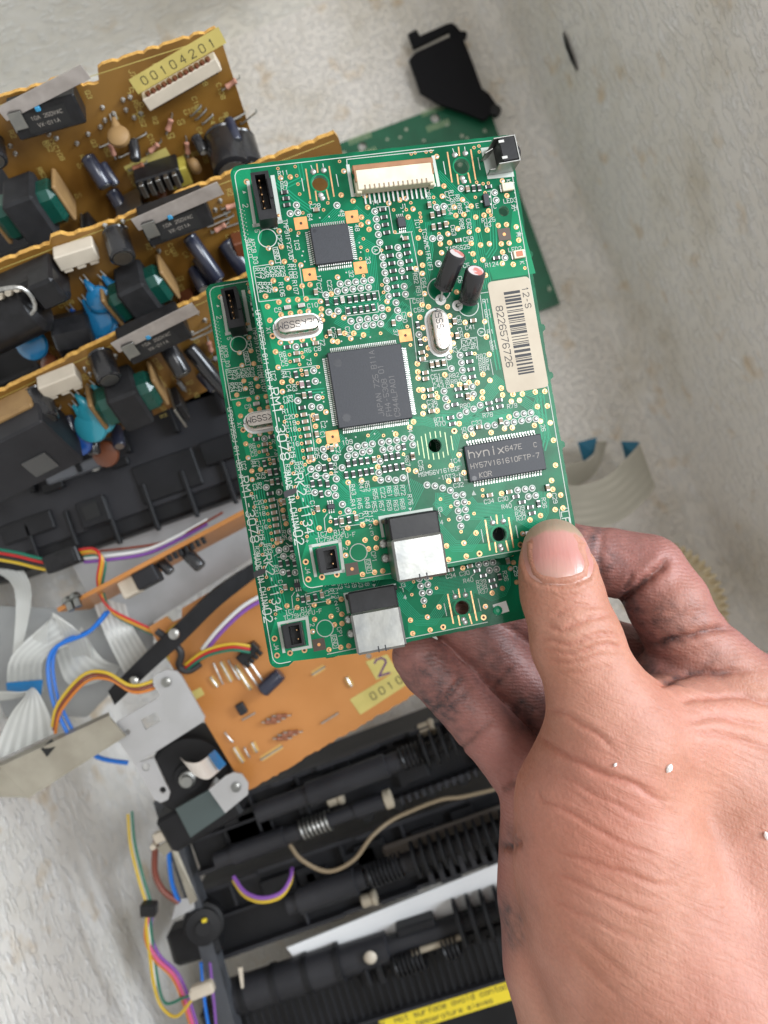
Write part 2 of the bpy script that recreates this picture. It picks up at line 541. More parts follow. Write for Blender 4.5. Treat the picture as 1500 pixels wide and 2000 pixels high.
def board_mat():
    m = bpy.data.materials.new('solder_mask_green'); m.use_nodes = True
    nt = m.node_tree; b = nt.nodes['Principled BSDF']; N = nt.nodes.new; L = nt.links.new
    b.inputs['Roughness'].default_value = .22; b.inputs['Specular IOR Level'].default_value = .14; b.inputs['Coat Weight'].default_value = .0
    tc = N('ShaderNodeTexCoord')
    n = N('ShaderNodeTexNoise'); n.inputs['Scale'].default_value = 90; n.inputs['Detail'].default_value = 4
    L(tc.outputs['Object'], n.inputs['Vector'])
    r = N('ShaderNodeValToRGB'); r.color_ramp.elements[0].position = .38; r.color_ramp.elements[1].position = .62
    r.color_ramp.elements[0].color = (.004, .082, .036, 1); r.color_ramp.elements[1].color = (.006, .145, .066, 1)
    L(n.outputs['Fac'], r.inputs['Fac']); L(r.outputs['Color'], b.inputs['Base Color'])
    n2 = N('ShaderNodeTexNoise'); n2.inputs['Scale'].default_value = 500
    L(tc.outputs['Object'], n2.inputs['Vector'])
    bp = N('ShaderNodeBump'); bp.inputs['Strength'].default_value = .06; bp.inputs['Distance'].default_value = .0003
    L(n2.outputs['Fac'], bp.inputs['Height']); L(bp.outputs['Normal'], b.inputs['Normal'])
    return m
PCB = board_mat()
EDGE = mat('laminate_edge', (.10, .30, .20), .6, 0, (.20, .42, .30), 900)

fb = thing('circuit_board', 'upper green circuit board with barcode label, held on top by the thumb', 'circuit board', FF.M, 'green boards in the hand')

def circ(c, r, n=20): return [(c[0] + r * math.cos(2 * math.pi * i / n), c[1] + r * math.sin(2 * math.pi * i / n)) for i in range(n)]
def rounded_rect(w, h, r):
    P = []
    for cx, cy, a0 in ((r, -r, 90), (r, -h + r, 180), (w - r, -h + r, 270), (w - r, -r, 0)):
        for k in range(6):
            a = math.radians(a0 + 90 * k / 5); P.append((cx + r * math.cos(a), cy + r * math.sin(a)))
    return P
# outline with broken-off tab nubs along the right side and a bitten notch below
out = []
for cx, cy, a0 in ((2.2, -2.2, 90), (2.2, -BH + 2.2, 180)):
    for k in range(6):
        a = math.radians(a0 + 90 * k / 5); out.append((cx + 2.2 * math.cos(a), cy + 2.2 * math.sin(a)))
rn = random.Random(3)
out += [(4.5, -BH), (6.0, -BH + 1.0), (7.6, -BH + 1.6)] + [(8 + k * .55, -BH + 1.55 + rn.uniform(-.18, .18)) for k in range(9)] + [(13.4, -BH + .9), (14.2, -BH)]
x = 16.0
while x < 68: out.append((x, -BH + rn.uniform(-.12, .06))); x += 1.2
out.append((BW - .6, -BH)); out.append((BW, -BH + .6))
y = -BH + 2
nubs = [-32.0, -50.5, -62.0, -79.5]
while y < -1:
    out.append((BW + rn.uniform(-.06, .08), y))
    for nb in nubs:
        if abs(y - nb) < .56:
            out += [(BW + .2, y + .3), (BW + .85, y + .7), (BW + .95, y + 1.4), (BW + .7, y + 2.0), (BW + .1, y + 2.2)]; y += 2.2
    y += 1.1
out.append((BW, 0.0))
x = BW - 1.4
while x > 3: out.append((x, rn.uniform(-.06, .08))); x -= 1.3
HOLES = [(q(1, 770, 425), 61 * KZ), (q(2, 520, 295), 61 * KZ), (q(4, 315, 1145), 52 * KZ), (q(6, 812, 487), 55 * KZ), (q(2, 845, 640), 42 * KZ)]
mb = MB(); mb.prism(out, -BT, 0, PCB, [circ(c, r) for c, r in HOLES])
o = mb.mesh('laminate'); o.materials.append(EDGE)
for p in o.polygons:
    if abs(p.normal.z) < .5: p.material_index = 1
link('laminate', o, fb)

# --- traces
tr = MB()
def bus(zn, pts, n, sp, w=6.0, m=None, z=.022):
    """n parallel tracks, the k-th shifted to the right-hand side of the path"""
    m = m or TRACEL
    P = [Vector(p) for p in pts]
    for k in range(n):
        L = []
        for i, p in enumerate(P):
            d0 = (P[i] - P[i - 1]).normalized() if i else (P[1] - P[0]).normalized()
            d1 = (P[i + 1] - P[i]).normalized() if i < len(P) - 1 else d0
            n0, n1 = Vector((-d0.y, d0.x)), Vector((-d1.y, d1.x))
            b = (n0 + n1); b = b.normalized(); s = sp * k / max(.35, b.dot(n0))
            L.append(p + b * s)
        tr.line([q(zn, a.x, a.y) for a in L], w * KZ, z + (k % 2) * .004, m, .002)
bus(6, [(235, 115), (128, 330)], 9, 15)
bus(6, [(300, 260), (365, 170), (470, 190)], 8, 13)
bus(6, [(600, 200), (640, 250), (840, 240), (950, 330)], 12, 11)
bus(6, [(330, 350), (370, 420), (480, 540), (560, 540), (690, 360), (900, 330)], 7, 13)
bus(6, [(900, 360), (1040, 440), (1150, 400), (1190, 320), (1190, 160)], 8, -11)
bus(6, [(380, 170), (380, 250), (440, 300)], 6, 12)
bus(5, [(860, 50), (1000, 190), (1000, 330)], 8, -14)
bus(5, [(1010, 190), (1100, 240), (1440, 200)], 16, 11)
bus(5, [(985, 40), (1090, 140), (1290, 115), (1430, 110)], 6, 12)
bus(5, [(600, 120), (660, 330), (700, 500), (790, 560)], 4, -22, 9)
bus(3, [(490, 760), (500, 860), (640, 1579)], 5, -20, 8)
bus(3, [(830, 1050), (740, 1130), (735, 1240)], 5, 13)
bus(3, [(930, 1060), (870, 1130), (840, 1200)], 7, -13)
bus(3, [(1150, 300), (1030, 300), (990, 260), (880, 200)], 6, 12)
bus(3, [(1330, 290), (1400, 200), (1480, 90)], 8, -13)
bus(3, [(660, 720), (800, 705)], 3, 24, 10)
bus(3, [(1240, 1060), (1190, 1110), (1160, 1230), (1240, 1330)], 5, 15)
bus(3, [(900, 1420), (980, 1500), (1150, 1480), (1400, 1450)], 9, 13)
bus(4, [(360, 880), (500, 880), (640, 780), (780, 600)], 9, 12)
bus(4, [(320, 900), (560, 940), (640, 905), (900, 860)], 9, 11)
bus(4, [(560, 960), (640, 935), (1060, 880), (1090, 780), (840, 690)], 5, 12)
bus(4, [(880, 760), (1050, 880), (1110, 960), (1150, 1120)], 6, -13)
bus(4, [(1150, 745), (1190, 1080), (1165, 1180)], 3, 26, 12)
bus(4, [(90, 990), (230, 985), (310, 1010)], 6, -12)
bus(4, [(510, 1060), (480, 1180), (520, 1300)], 5, 12)
bus(4, [(20, 300), (-20, 200), (60, 60)], 6, 14)
bus(4, [(690, 30), (790, 560)], 3, -26, 10)
bus(2, [(350, 330), (600, 590), (640, 900), (660, 1200)], 4, 14)
bus(2, [(290, 500), (420, 640), (470, 640)], 6, 12)
bus(2, [(590, 640), (600, 800), (690, 1240)], 5, -16)
bus(2, [(240, 730), (260, 940), (230, 1160), (150, 1280)], 4, -13)
bus(2, [(130, 700), (180, 900), (150, 1100)], 5, 12)
bus(2, [(780, 700), (790, 930), (740, 1010)], 3, 22, 9)
bus(1, [(900, 600), (780, 720)], 9, -14)
bus(1, [(1050, 600), (1140, 680), (1170, 640)], 6, 13)
bus(1, [(1070, 830), (1190, 900), (1220, 1250)], 7, 13)
bus(1, [(420, 440), (560, 560), (700, 660)], 3, -20, 10)
bus(1, [(880, 1290), (960, 1360), (1210, 1330)], 5, 14)
bus(1, [(1230, 1450), (1330, 1350), (1480, 1200)], 8, -14)
bus(1, [(960, 1000), (1060, 1130), (1190, 1200)], 5, 13)
bus(1, [(500, 440), (620, 380), (600, 280)], 2, 26, 9)
# copper pour areas under the mask
for zn, P in [(1, [(100, 330), (230, 310), (330, 780), (280, 1050), (250, 1330), (200, 1100)]), (3, [(300, 20), (760, -20), (800, 330), (560, 560), (440, 560)]),
              (6, [(380, 580), (700, 560), (960, 520), (960, 620), (390, 720)]), (2, [(910, 640), (960, 630), (1090, 1120), (760, 1170), (720, 1050), (880, 1000)]),
              (5, [(620, 700), (680, 500), (1260, 420), (1330, 830), (640, 900)])]:
    tr.poly(qs(zn, P), .012, TRACE)
# short fan-out from chip pins
def fan(c, u, w, n, pitch, half, rnd):
    for i in range(n):
        s = (i - (n - 1) / 2) * pitch
        p0 = (c[0] + u[0] * s + w[0] * half, c[1] + u[1] * s + w[1] * half)
        a = rnd.uniform(.8, 2.0); p1 = (p0[0] + w[0] * a, p0[1] + w[1] * a)
        sg = 1 if s > 0 else -1; b = rnd.uniform(.6, 3.4)
        p2 = (p1[0] + (w[0] + u[0] * sg * .9) * b, p1[1] + (w[1] + u[1] * sg * .9) * b)
        tr.line([p0, p1, p2], .13, .024 + (i % 2) * .004, TRACEL, .002)
part('copper_track', tr, fb, kind='stuff')

# --- vias
via = MB(); vias_at = []
def add_vias(zn, s):
    for w in s.split():
        small = w.endswith('s'); hole = w.endswith('h')
        x, y = w.rstrip('sh').split(',')
        c = q(zn, float(x), float(y))
        if any(math.hypot(c[0] - a[0], c[1] - a[1]) < .9 for a in vias_at): continue
        vias_at.append(c)
        r = .42 if small else (.72 if hole else .66)
        via.ring(c, r * (.5 if (small or hole) else .30), r, .05, GOLD, 12)
        via.disc(c, r * (.52 if (small or hole) else .32), .045, DARKH if (small or hole or rn.random() < .35) else TIN, 10)
        if not (small or hole):      # domed solder bead
            via.lathe((c[0] + .08, c[1] - .08, .048), (0, 0, 1), [(0, .42), (.08, .34), (.12, .15)], GOLD if rn.random() < .6 else TIN, 10)
add_vias(1, '205,415h 467,385 540,378 590,368s 445,313s 578,298s 600,433s 613,510s 953,333 933,517 1025,563 1117,525 1137,612 1385,555 1300,580 1487,625 1090,688 1140,727 1087,747 1148,782 455,795 472,915 373,927 343,743h 395,1040 495,1030 578,1025s 622,1057 543,787s 905,1150 515,1163 410,1178 425,1245 530,1232 632,1218 693,1208 350,1298 663,1318 598,1323 525,1330 453,1342 365,1377 773,1337 857,1280 383,1483 470,1440 543,1430 615,1420 680,1413 780,1395 780,1443 787,1483 875,1445 953,1463 1295,1398 1287,1338 447,672 1435,630s 1470,577s 1337,632s 920,258s 695,575s 830,578s 797,632s 637,655s 605,810s 1082,1008s 1105,1140s 1347,803s 1247,1210s 1260,1268s 1243,943s 1104,855s 1085,920s 1135,945s')
add_vias(2, '327,220 383,448 40,555 90,545 130,577s 150,630 107,687 370,527 463,610 527,553 593,603 475,675 537,668 628,687 692,673 745,673s 727,640 490,777 413,817 578,803 645,787 717,787 802,752 865,745 940,763 960,865 885,888 825,893 733,893 665,902 593,890 427,885 355,893 185,848 200,962 365,962 607,970 683,1017 622,1027s 835,957 833,1045 917,1052 1007,1080s 833,408 868,522 703,1135 218,1058 217,1122 165,1085 233,1277 215,1362 263,1378 410,1378 480,1265 615,152s 655,185s 653,140s 130,200s 160,192s 245,185s 283,180s 198,657s 203,687s 207,720s 200,790s 635,420s 685,430s 725,425s 700,500s 625,535s 303,535s 308,575s 410,733s 345,815s')
add_vias(3, '405,302h 463,352 545,343 632,330 717,322 427,423 447,543 478,657 480,730 550,647 597,665s 475,848s 497,962s 513,1070s 532,1177s 550,1280s 565,1360s 580,1465s 625,565s 632,600s 630,430s 637,463s 612,520s 755,540s 790,775s 815,887 718,915 720,950s 735,997 760,1110 830,1155 890,1140 840,1255s 645,1240s 655,1293s 590,915s 600,970s 610,1023s 620,1077s 628,1130s 637,1185s 715,1253 685,1265 855,1360s 905,345 867,340 818,305s 737,445s 960,280 1007,320 1030,280 1105,293 1237,280s 1260,1068s 1353,1057 1140,1068s 1215,1310 1450,1333 1222,1232s 987,1430 1090,1415 1195,1400 1413,1213s 535,445s 540,498s')
add_vias(4, '197,157 218,57 120,135 427,147 427,222 547,197 697,190 437,292 560,297 455,357 430,417 221,237 237,325 262,392 710,308 732,443 390,600 683,597 640,662 738,643 680,732 915,750 988,747 1087,732 1160,728 1103,845 1180,840 903,805 965,797 835,755 825,703 885,925 1080,990 1127,958 1203,970 1227,1105 1243,1297 1213,1415 1222,1483 1283,1527 1195,1530 500,977 463,1033h 273,1305s 440,1300 538,1355 420,1420 827,1515 850,1015 910,1008 747,1045 605,1055 550,1075 250,450s 178,515 182,577 185,625 190,717 220,717 228,770 333,772 230,845 222,900 330,877 500,1217 112,1330 165,1343 148,962 120,1005 575,660 505,675 598,780 678,780 620,437s 325,738s 445,685s 420,805s 125,370s 100,228s 683,1533s 680,1487s')
add_vias(6, '630,477 403,577 537,555 555,657 657,637h 418,682 990,483 973,568h 515,467s 420,375s 615,328s 437,273s 357,217s 1047,377 1127,343 1240,297 1300,285 1283,185 1195,190 1222,140 575,245s')
add_vias(5, '763,440 845,455 983,437 1098,415 1200,397 1203,517 1117,532 985,553 1143,600 1203,592 967,650 1190,780 1253,770 1097,797 900,797h 785,818h 680,835h 660,700h 850,390s 803,305s 720,325s 628,400s 613,300s 597,203s 670,505s 1035,320s 925,320s 765,570s')
part('solder_via', via, fb, kind='stuff')

# --- ringed test points: each its own piece
tp = MB(); tp.ring((0, 0), .60, .86, .07, SILK, 18); tp.ring((0, 0), .30, .60, .04, mat('pad_dark', (.04, .05, .045), .4), 14)
tp.lathe((0, 0, .03), (0, 0, 1), [(0, .46), (.10, .40), (.18, .16)], TIN, 12)
TP = tp.mesh('test_point', True)
RINGS = {1: '588,595 540,660 598,652 900,597 1192,643 1203,703 1212,762 1220,822 1230,883 1252,997 1260,1057 1270,1117 1282,1177 1288,1238 1300,1300 1370,922 1380,983 1390,1042 1400,1102 1418,1222 1428,1282 925,1203 985,1195 1045,1187 1105,1180 1163,1172 903,1260 963,1250 1023,1242 1083,1235 1143,1228 815,1287 838,1420 908,1412 1245,1388 1355,1347 1367,1407 1378,1465 1008,1490 1075,1480 1137,1473 1198,1463 1255,1452 1057,1532 1117,1525 1177,1518 1237,1510',
 2: '515,467 773,498 785,557 325,612 382,605 295,853 352,848 340,1047 853,1000',
 3: '585,385 720,568 733,650 752,775 598,800 705,845 770,853 795,1175 805,1232 888,1240 1000,1172 1058,1152 1115,1143 1173,1133 983,1227 1040,1218 1097,1197 1152,1188 1243,1122 1300,1113 1360,1105 1418,1093 1475,1085 1255,1178 1312,1170 1370,1162 700,1327 758,1318 738,1378 815,1383 940,1317 895,1403 880,1473 832,1513 730,1508 890,1532 1232,1267 1223,1355 1237,1412 1297,1403 1353,1413 1410,1395',
 4: '190,290 507,450 518,508 525,565 535,627 440,553 420,462 383,727 395,785 405,845 600,692 610,750 505,915 553,885 612,865 662,835 590,1018 717,995 775,987 865,973 922,965 980,955 1035,945 1090,940 940,907 998,900 1053,893 143,1140 252,1450 313,1457 373,1473 432,1492 473,1532 528,1525 950,1490 1008,1482 1063,1475 1033,1540 1090,1532',
 6: '483,250 540,240 492,308 548,298 502,365 558,357 513,425', 5: '942,257 985,307'}
for zn, s in RINGS.items():
    for w in s.split():
        c = q(zn, *map(float, w.split(',')))
        link('test_point', TP, fb, (c[0], c[1], 0))

# --- chip resistors and capacitors
def chip(body, end, L, W, H):
    mb = MB(); mb.box((0, 0, H / 2 + .05), (L * .58, W, H), body, .05)
    for s in (-1, 1): mb.box((s * L * .39, 0, H / 2 + .02), (L * .22, W * .98, H * 1.04), end, .06)
    return mb.mesh('chip')
RM = chip(RES, TIN, 1.75, .92, .42); CM = chip(CER, TIN, 1.6, .95, .75); GM = chip(CERG, TIN, 1.7, 1.0, .75); PM = chip(CERP, TIN, 1.8, 1.05, .8)
SMD = [('rh', 1, '497,500 508,547 515,597 1253,632 1262,692 1272,750 1283,810 1300,925 1310,987 1322,1047 1332,1105 1340,1165 1350,1225 1358,1288 1435,910 1442,968 1455,1028 1460,1087 1420,1155'),
 ('rv', 1, '825,1347 893,1340 998,1327 1045,1320 1095,1313 1143,1307 1188,1300 988,1413 1037,1405 1085,1400 1133,1393 1180,1385'),
 ('ch', 1, '740,637 1425,857'), ('gh', 1, '520,1388 627,1372'), ('cv', 1, '737,1270 1335,1507'), ('gv', 1, '942,1330'),
 ('rv', 2, '610,470 653,465 348,760 340,660'), ('cv', 2, '562,477 268,600 290,680 395,750'), ('rh', 2, '725,457 785,1005'), ('ch', 2, '490,873'), ('cv', 2, '378,655 300,770'),
 ('rh', 3, '518,388 648,373 632,855'), ('ch', 3, '737,360 590,437 590,493 645,910 655,963 665,1017 675,1070 680,1123 690,1178 697,1235'),
 ('cv', 3, '845,280 918,275 665,590 648,762 745,930 745,1060 860,1170 1185,1255 1483,1235'), ('pv', 3, '630,678'),
 ('rv', 3, '585,600 680,672 695,755 803,1318 853,1305 713,1440 770,1433 828,1440 780,1520 988,1285 1037,1277 1087,1268 1133,1262 973,1373 1027,1367 1080,1357 1125,1350 1170,1342 1275,1238 1322,1230 1370,1222 1415,1155 1267,1328 1310,1320 1357,1312 1408,1305'),
 ('rv', 4, '180,218 200,352'), ('cv', 4, '462,192 482,303 547,695 563,767 818,958 1178,1470 287,527 330,518 378,510 140,1225'),
 ('ch', 4, '605,187 208,432 215,482 237,588 240,635 275,718 280,765 285,883 650,1005 480,1410 732,1528 880,1503'),
 ('rh', 4, '575,440 580,500 590,560 600,618 490,712 500,762 465,832 727,820 805,797 735,865 812,845 433,932 447,980 935,1540'),
 ('rh', 6, '983,240 1047,278 1060,325'), ('rv', 6, '1110,252'), ('cv', 5, '753,290 937,385 1048,360'), ('rv', 5, '892,390 993,375')]
for k, zn, s in SMD:
    me = {'r': RM, 'c': CM, 'g': GM, 'p': PM}[k[0]]
    for w in s.split():
        c = q(zn, *map(float, w.split(',')))
        link('chip_resistor' if k[0] == 'r' else 'chip_capacitor', me, fb, (c[0], c[1], .02), (0 if k[1] == 'h' else math.pi / 2) + rn.uniform(-.04, .04))

# --- silkscreen
sk = MB()
H0 = 1.02
def tx(zn, s, h=H0, v=False, sw=.135, wd=.95):
    for w in s.split('|'):
        t, x, y = w.rsplit(':', 2)
        text(sk, t, q(zn, float(x), float(y)), h, -math.pi / 2 if v else 0, SILK, sw=sw, wd=wd)
tx(1, 'R11:485:347|R9:492:428|R7:495:463|C28:732:603|14:1195:575|J1:1412:603|C9:445:1403|C10:712:1368')
tx(1, 'TMP91FY27UG:525:860|IC3:592:900|CP2:460:865|R103:573:1105|R108:545:1105|R107:580:1230|R106:475:1245|R29:483:1105|R28:447:1105|R26:408:1110|C26:370:1110|R23:330:1120|R17:290:1120|R25:385:1230|R27:345:1230|R24:308:1230|94V-0:222:930|APCB D3:260:950|5:285:795|4:425:770|64:693:690|49:940:655|48:1055:770|33:1140:1020|32:1010:1125|17:762:1160|C27:765:1235|C23:845:1215|C50:1420:1460|X1:375:1565|GND:437:975', v=True)
tx(2, 'C68:260:510|R126:445:535|C27:410:530|R8:487:540|R89:505:620|C54:430:630|C44:560:610|R98:520:740|C62:575:740|C63:455:790|IC1:178:740|TC9WMC1FK(F):255:940|R92:165:1160|R91:187:1260|C64:228:1195|K:880:410|K:985:1040|C6:507:1170', v=True)
tx(2, 'LED3:893:560|R125:725:710|Q3:720:747|C59:570:857|TAR5S25:490:925|C5:555:1060|R124:752:1053|LED2:930:935|C58:180:1333|C56:190:1403|R1:705:1335|R1:720:1415|R1:727:1450|C:775:605|E:640:600')
tx(4, 'C41:585:235|R1:740:268|R1:760:353|R1:768:390|R87:670:457|R88:688:487|R85:690:522|R84:695:555|R82:460:605|R81:475:650|C51:320:612|C45:330:645|C43:340:683|C36:290:808|C42:297:843|R71:345:945|R70:355:978|C33:635:970|R80:545:838|R79:908:840|R78:720:910|IC4:470:1263|MSM56V16160F:350:1345|-10T3-K:430:1383|C32:495:1450|C30:838:1557')
tx(4, 'R83:412:665|C61:500:185|C55:508:275|C49:540:375|C57:577:365|C46:612:360|X2:468:405|50:537:1030|26:1148:1010|C35:205:1300|R67:100:1265|44:125:1045|37:12:275', v=True)
tx(3, 'R6:480:440|C6:490:475|C5:497:515|R5:675:412|C8:750:400|R1:505:880|C20:535:925|C19:543:975|C18:548:1023|C17:550:1095|C16:567:1137|109:980:1120')
tx(3, 'R4:490:600|C7:525:600|IC2:410:605|C4:530:705|R3:573:700|C3:505:795|R2:543:785|73:685:500|72:788:350|C2:795:985|C1:790:1065|C15:560:1200|C14:555:1235|R35:745:1205|C21:910:1190|R34:885:1320|R32:590:1315|R33:625:1310|R31:680:1490|R43:1025:1485|R47:1090:1465|R52:1135:1460|R55:1195:1520|C22:1255:1510|R61:1305:1500|R65:1358:1495|R72:1408:1490|R30:525:1330|C25:875:275|C24:985:270', v=True)
tx(5, 'R41:1025:260|R45:1075:250|R49:1135:245|R53:1190:275|R57:1245:270|R59:1303:265|R63:1355:265|R68:1405:255|R76:1465:220|C12:715:270|C11:1090:365|R14:1125:350|C13:1160:350|J4:675:765|CP1:1185:660|GND:1145:730|2:965:597', v=True)
tx(5, 'IC7:787:487|R13:917:467|TC7SH32FU-F:890:512|2:1158:427|3:1170:480|+:670:540')
tx(6, 'J3:345:297|1:352:335|4:365:395|R40:865:272|R39:965:287|R38:970:327|R37:980:362|C34:730:233')
tx(6, 'R36:1155:245|C29:1237:210', v=True)
tx(6, 'LF:1318:355', 1.75, True, .13, 1.0)
def along(s, zn, a, b, h, sw=.14):
    A, B = Vector(q(zn, *a)), Vector(q(*b)) if len(b) == 3 else Vector(q(zn, *b))
    d = B - A; n = len(s); wd = d.length / (((n - 1) * 5.6 + 4) * h / 6)
    text(sk, s, (A + B) / 2, h, math.atan2(d.y, d.x), SILK, sw=sw, wd=wd)
along('UPD84725GJ-611-UEN-A', 3, (288, 105), (388, 705), 1.05)
along('RM1-3078', 3, (412, 705), (505, 1255), 2.1, .12)
along('RK2-1134', 3, (600, 1365), (5, 690, 480), 2.1, .12)
along('MADE IN CHINA', 5, (515, 10), (590, 450), 1.45, .13)
along('02', 5, (598, 460), (612, 565), 2.1, .12)
# border line, chip frames, boxes
b = [(p[0] * .972 + BW * .014, p[1] * .981 - BH * .0095) for p in rounded_rect(BW, BH, 2.0)]
sk.line(b[0:12], .2, .06, SILK); sk.line([b[0], (BW * .93, b[0][1])], .2, .066, SILK)
sk.line([b[11], (5.2, b[11][1])], .2, .06, SILK); sk.line([(14.6, b[12][1]), (56, b[12][1])], .2, .06, SILK); sk.line([b[17], b[18]], .2, .06, SILK)
def SL(zn, P, w=.16): sk.line(qs(zn, P), w, .058, SILK)
for zn, P in [(1, [(255, 1070), (300, 1340), (455, 1322)]), (1, [(255, 1070), (380, 1052)]), (1, [(610, 1050), (645, 1300)]), (1, [(690, 1320), (775, 1318)]), (1, [(880, 1300), (1220, 1255), (1232, 1330)]), (1, [(965, 1380), (972, 1450), (1220, 1418), (1215, 1350)]),
              (1, [(1205, 612), (1300, 605), (1335, 810)]), (1, [(1355, 815), (1480, 800)]), (1, [(1230, 890), (1310, 1320)]), (1, [(1430, 1320), (1500, 1312)]),
              (2, [(740, 485), (757, 662)]), (2, [(720, 490), (740, 487)]), (2, [(660, 1275), (740, 1263)]), (2, [(660, 1275), (700, 1579)]), (2, [(130, 800), (190, 1110), (230, 1350)]), (2, [(155, 1110), (190, 1106)]),
              (4, [(515, 325), (635, 310), (645, 410)]), (4, [(515, 325), (520, 390), (490, 425)]), (4, [(275, 490), (400, 475), (415, 555), (290, 572), (275, 490)]), (4, [(120, 20), (175, 500), (260, 495)]), (4, [(700, 20), (760, 420)]), (4, [(740, 480), (762, 600)]),
              (3, [(470, 565), (745, 530)]), (3, [(585, 745), (620, 745)]), (3, [(690, 905), (728, 1180)]), (3, [(655, 915), (690, 905)]), (3, [(660, 1375), (700, 1345)]), (3, [(760, 1270), (790, 1300)]), (3, [(995, 1450), (1010, 1560)]), (3, [(1440, 1330), (1465, 1500)]),
              (3, [(690, 1385), (895, 1370)]), (5, [(925, 432), (912, 350), (1040, 322)]), (5, [(925, 432), (1080, 410)]), (5, [(825, 330), (802, 365), (810, 455)]), (5, [(1000, 110), (1005, 205)]), (5, [(1440, 20), (1465, 160)]),
              (4, [(505, 1180), (525, 1178)]), (4, [(535, 1370), (540, 1410), (560, 1408)]), (6, [(535, 30), (540, 70), (565, 68)]), (6, [(885, 245), (915, 222)]),
              (6, [(1300, 290), (1340, 285), (1360, 410), (1330, 416)]), (6, [(1270, 295), (1290, 410)]), (5, [(1112, 685), (1155, 678), (1175, 780), (1130, 788), (1112, 685)]), (1, [(405, 925), (440, 918), (470, 1035), (428, 1042), (405, 925)]),
              (1, [(465, 1035), (468, 1050)]), (1, [(560, 975), (562, 1030)])]: SL(zn, P)
for zn, c, r in [(1, (365, 850), 68), (5, (1067, 627), 65), (2, (345, 1245), 88), (2, (570, 1370), 80), (1, (1200, 943), 30), (4, (672, 272), 30)]:
    cc = q(zn, *c); sk.ring(cc, r * KZ - .12, r * KZ + .1, .062, SILK, 30)
tx(1, 'A:1200:943', .9, True); tx(4, 'A:672:272', .9, True)
for zn, P, w in [(1, [(215, 420), (268, 752)], 24), (1, [(262, 752), (330, 742)], 24), (1, [(365, 738), (468, 722)], 26), (1, [(405, 380), (462, 715)], 30),
                 (1, [(985, 295), (1022, 518), (1112, 508)], 26), (2, [(300, 225), (342, 440)], 24), (2, [(248, 448), (310, 440)], 24),
                 (5, [(695, 580), (735, 805)], 22), (5, [(695, 580), (922, 540)], 22), (5, [(922, 540), (950, 770)], 24), (5, [(810, 792), (950, 770)], 22),
                 (5, [(1232, 365), (1255, 500)], 22)]:
    sk.line(qs(zn, P), w * KZ, .058, SILK)
sk.line([q(5, 1232, 360), q(6, 285, 295)], 24 * KZ, .056, SILK)
sk.poly(qs(2, [(665, 155), (720, 395), (925, 375), (880, 128)]), .05, SILK)
d0, d1 = Vector(q(1, 975, 243)), Vector(q(2, 310, 172))
for i in range(30): sk.seg(d0.lerp(d1, i / 30), d0.lerp(d1, (i + .68) / 30), .2, .06, SILK)
sk.line([d0, Vector(q(1, 980, 300))], .18, .062, SILK)
for zn, P in [(2, [(203, 550), (232, 545), (212, 515)]), (6, [(598, 185), (630, 180), (610, 150)]), (5, [(838, 370), (868, 365), (848, 338)]), (5, [(1450, 285), (1478, 282), (1466, 308)]), (1, [(590, 820), (610, 838), (588, 840)]), (1, [(172, 485), (180, 508), (203, 496)]), (2, [(45, 845), (72, 843), (55, 818)]), (4, [(600, 1530), (632, 1525), (610, 1495)])]:
    sk.poly(qs(zn, P), .064, SILK)
for zn, s in [(1, '768,693 840,684 915,676 1072,885 1083,958 640,952 632,985 972,1115 652,1030'), (3, '765,585 772,660 785,738 798,808 935,342 1083,320 1157,310 970,1090 1045,1080 1190,1055 1330,1035 822,960'), (2, '920,422 930,500 1003,943 1018,1022 577,960 605,968 68,645')]:
    for w in s.split(): sk.disc(q(zn, *map(float, w.split(','))), .2, .064, SILK, 8)
for i in range(26):      # dotted code left of the five-pin socket
    sk.disc(q(1, 150 + (i % 3) * 16 + i * 1.6, 620 + i * 10), .13, .06, SILK, 6)
tx(1, '2:195:600', 1.2, True)
def kanji(strokes, c, h, ang):       # drawn on a 10x10 grid
    for i, st in enumerate(strokes):
        P = []
        for a in st.split():
            x, y = (int(a[0]) - 4.5) * h / 9, (int(a[1]) - 4.5) * h / 9
            P.append((c[0] + x * math.cos(ang) - y * math.sin(ang), c[1] + x * math.sin(ang) + y * math.cos(ang)))
        for j in range(len(P) - 1): sk.seg(P[j], P[j + 1], .13, .06 + i * .004, SILK)
kanji(['17 87', '49 44', '04 94', '34 21 00', '54 50 40', '23 11', '74 92'], q(2, 930, 615), 1.6, -math.pi / 2)
kanji(['18 88', '26 76', '49 45', '05 95', '24 20', '24 74 70 60', '32 72', '33 73'], q(2, 965, 820), 1.6, -math.pi / 2)
part('silkscreen', sk, fb)

# --- mounting pad strips
ms = MB()
for (zn, cx, cy) in [(1, 770, 425), (2, 520, 295), (6, 812, 487)]:
    for dx0, dy0, dx1, dy1, m in [(-110, -105, -75, 120, GOLD), (70, -125, 107, 100, GOLD), (-25, -145, -18, -85, GOLD), (-35, 65, -25, 135, GOLD), (50, 55, 67, 125, GOLD),
                                  (-142, -35, -125, 60, SILK), (125, -65, 142, 25, SILK), (-70, -135, -52, -85, SILK), (22, -148, 30, -95, SILK)]:
        ms.seg(q(zn, cx + dx0, cy + dy0), q(zn, cx + dx1, cy + dy1), (11 if m is GOLD else 6) * KZ, .05, m)
    for dx, dy in [(-53, -88), (28, -100), (5, 92), (18, 115)]:
        c = q(zn, cx + dx, cy + dy); ms.lathe((c[0], c[1], .02), (0, 0, 1), [(0, .75), (.2, .55), (.32, .2)], TIN, 9)
    c = q(zn, cx, cy); ms.ring(c, 61 * KZ, 72 * KZ, .03, TRACE, 24)
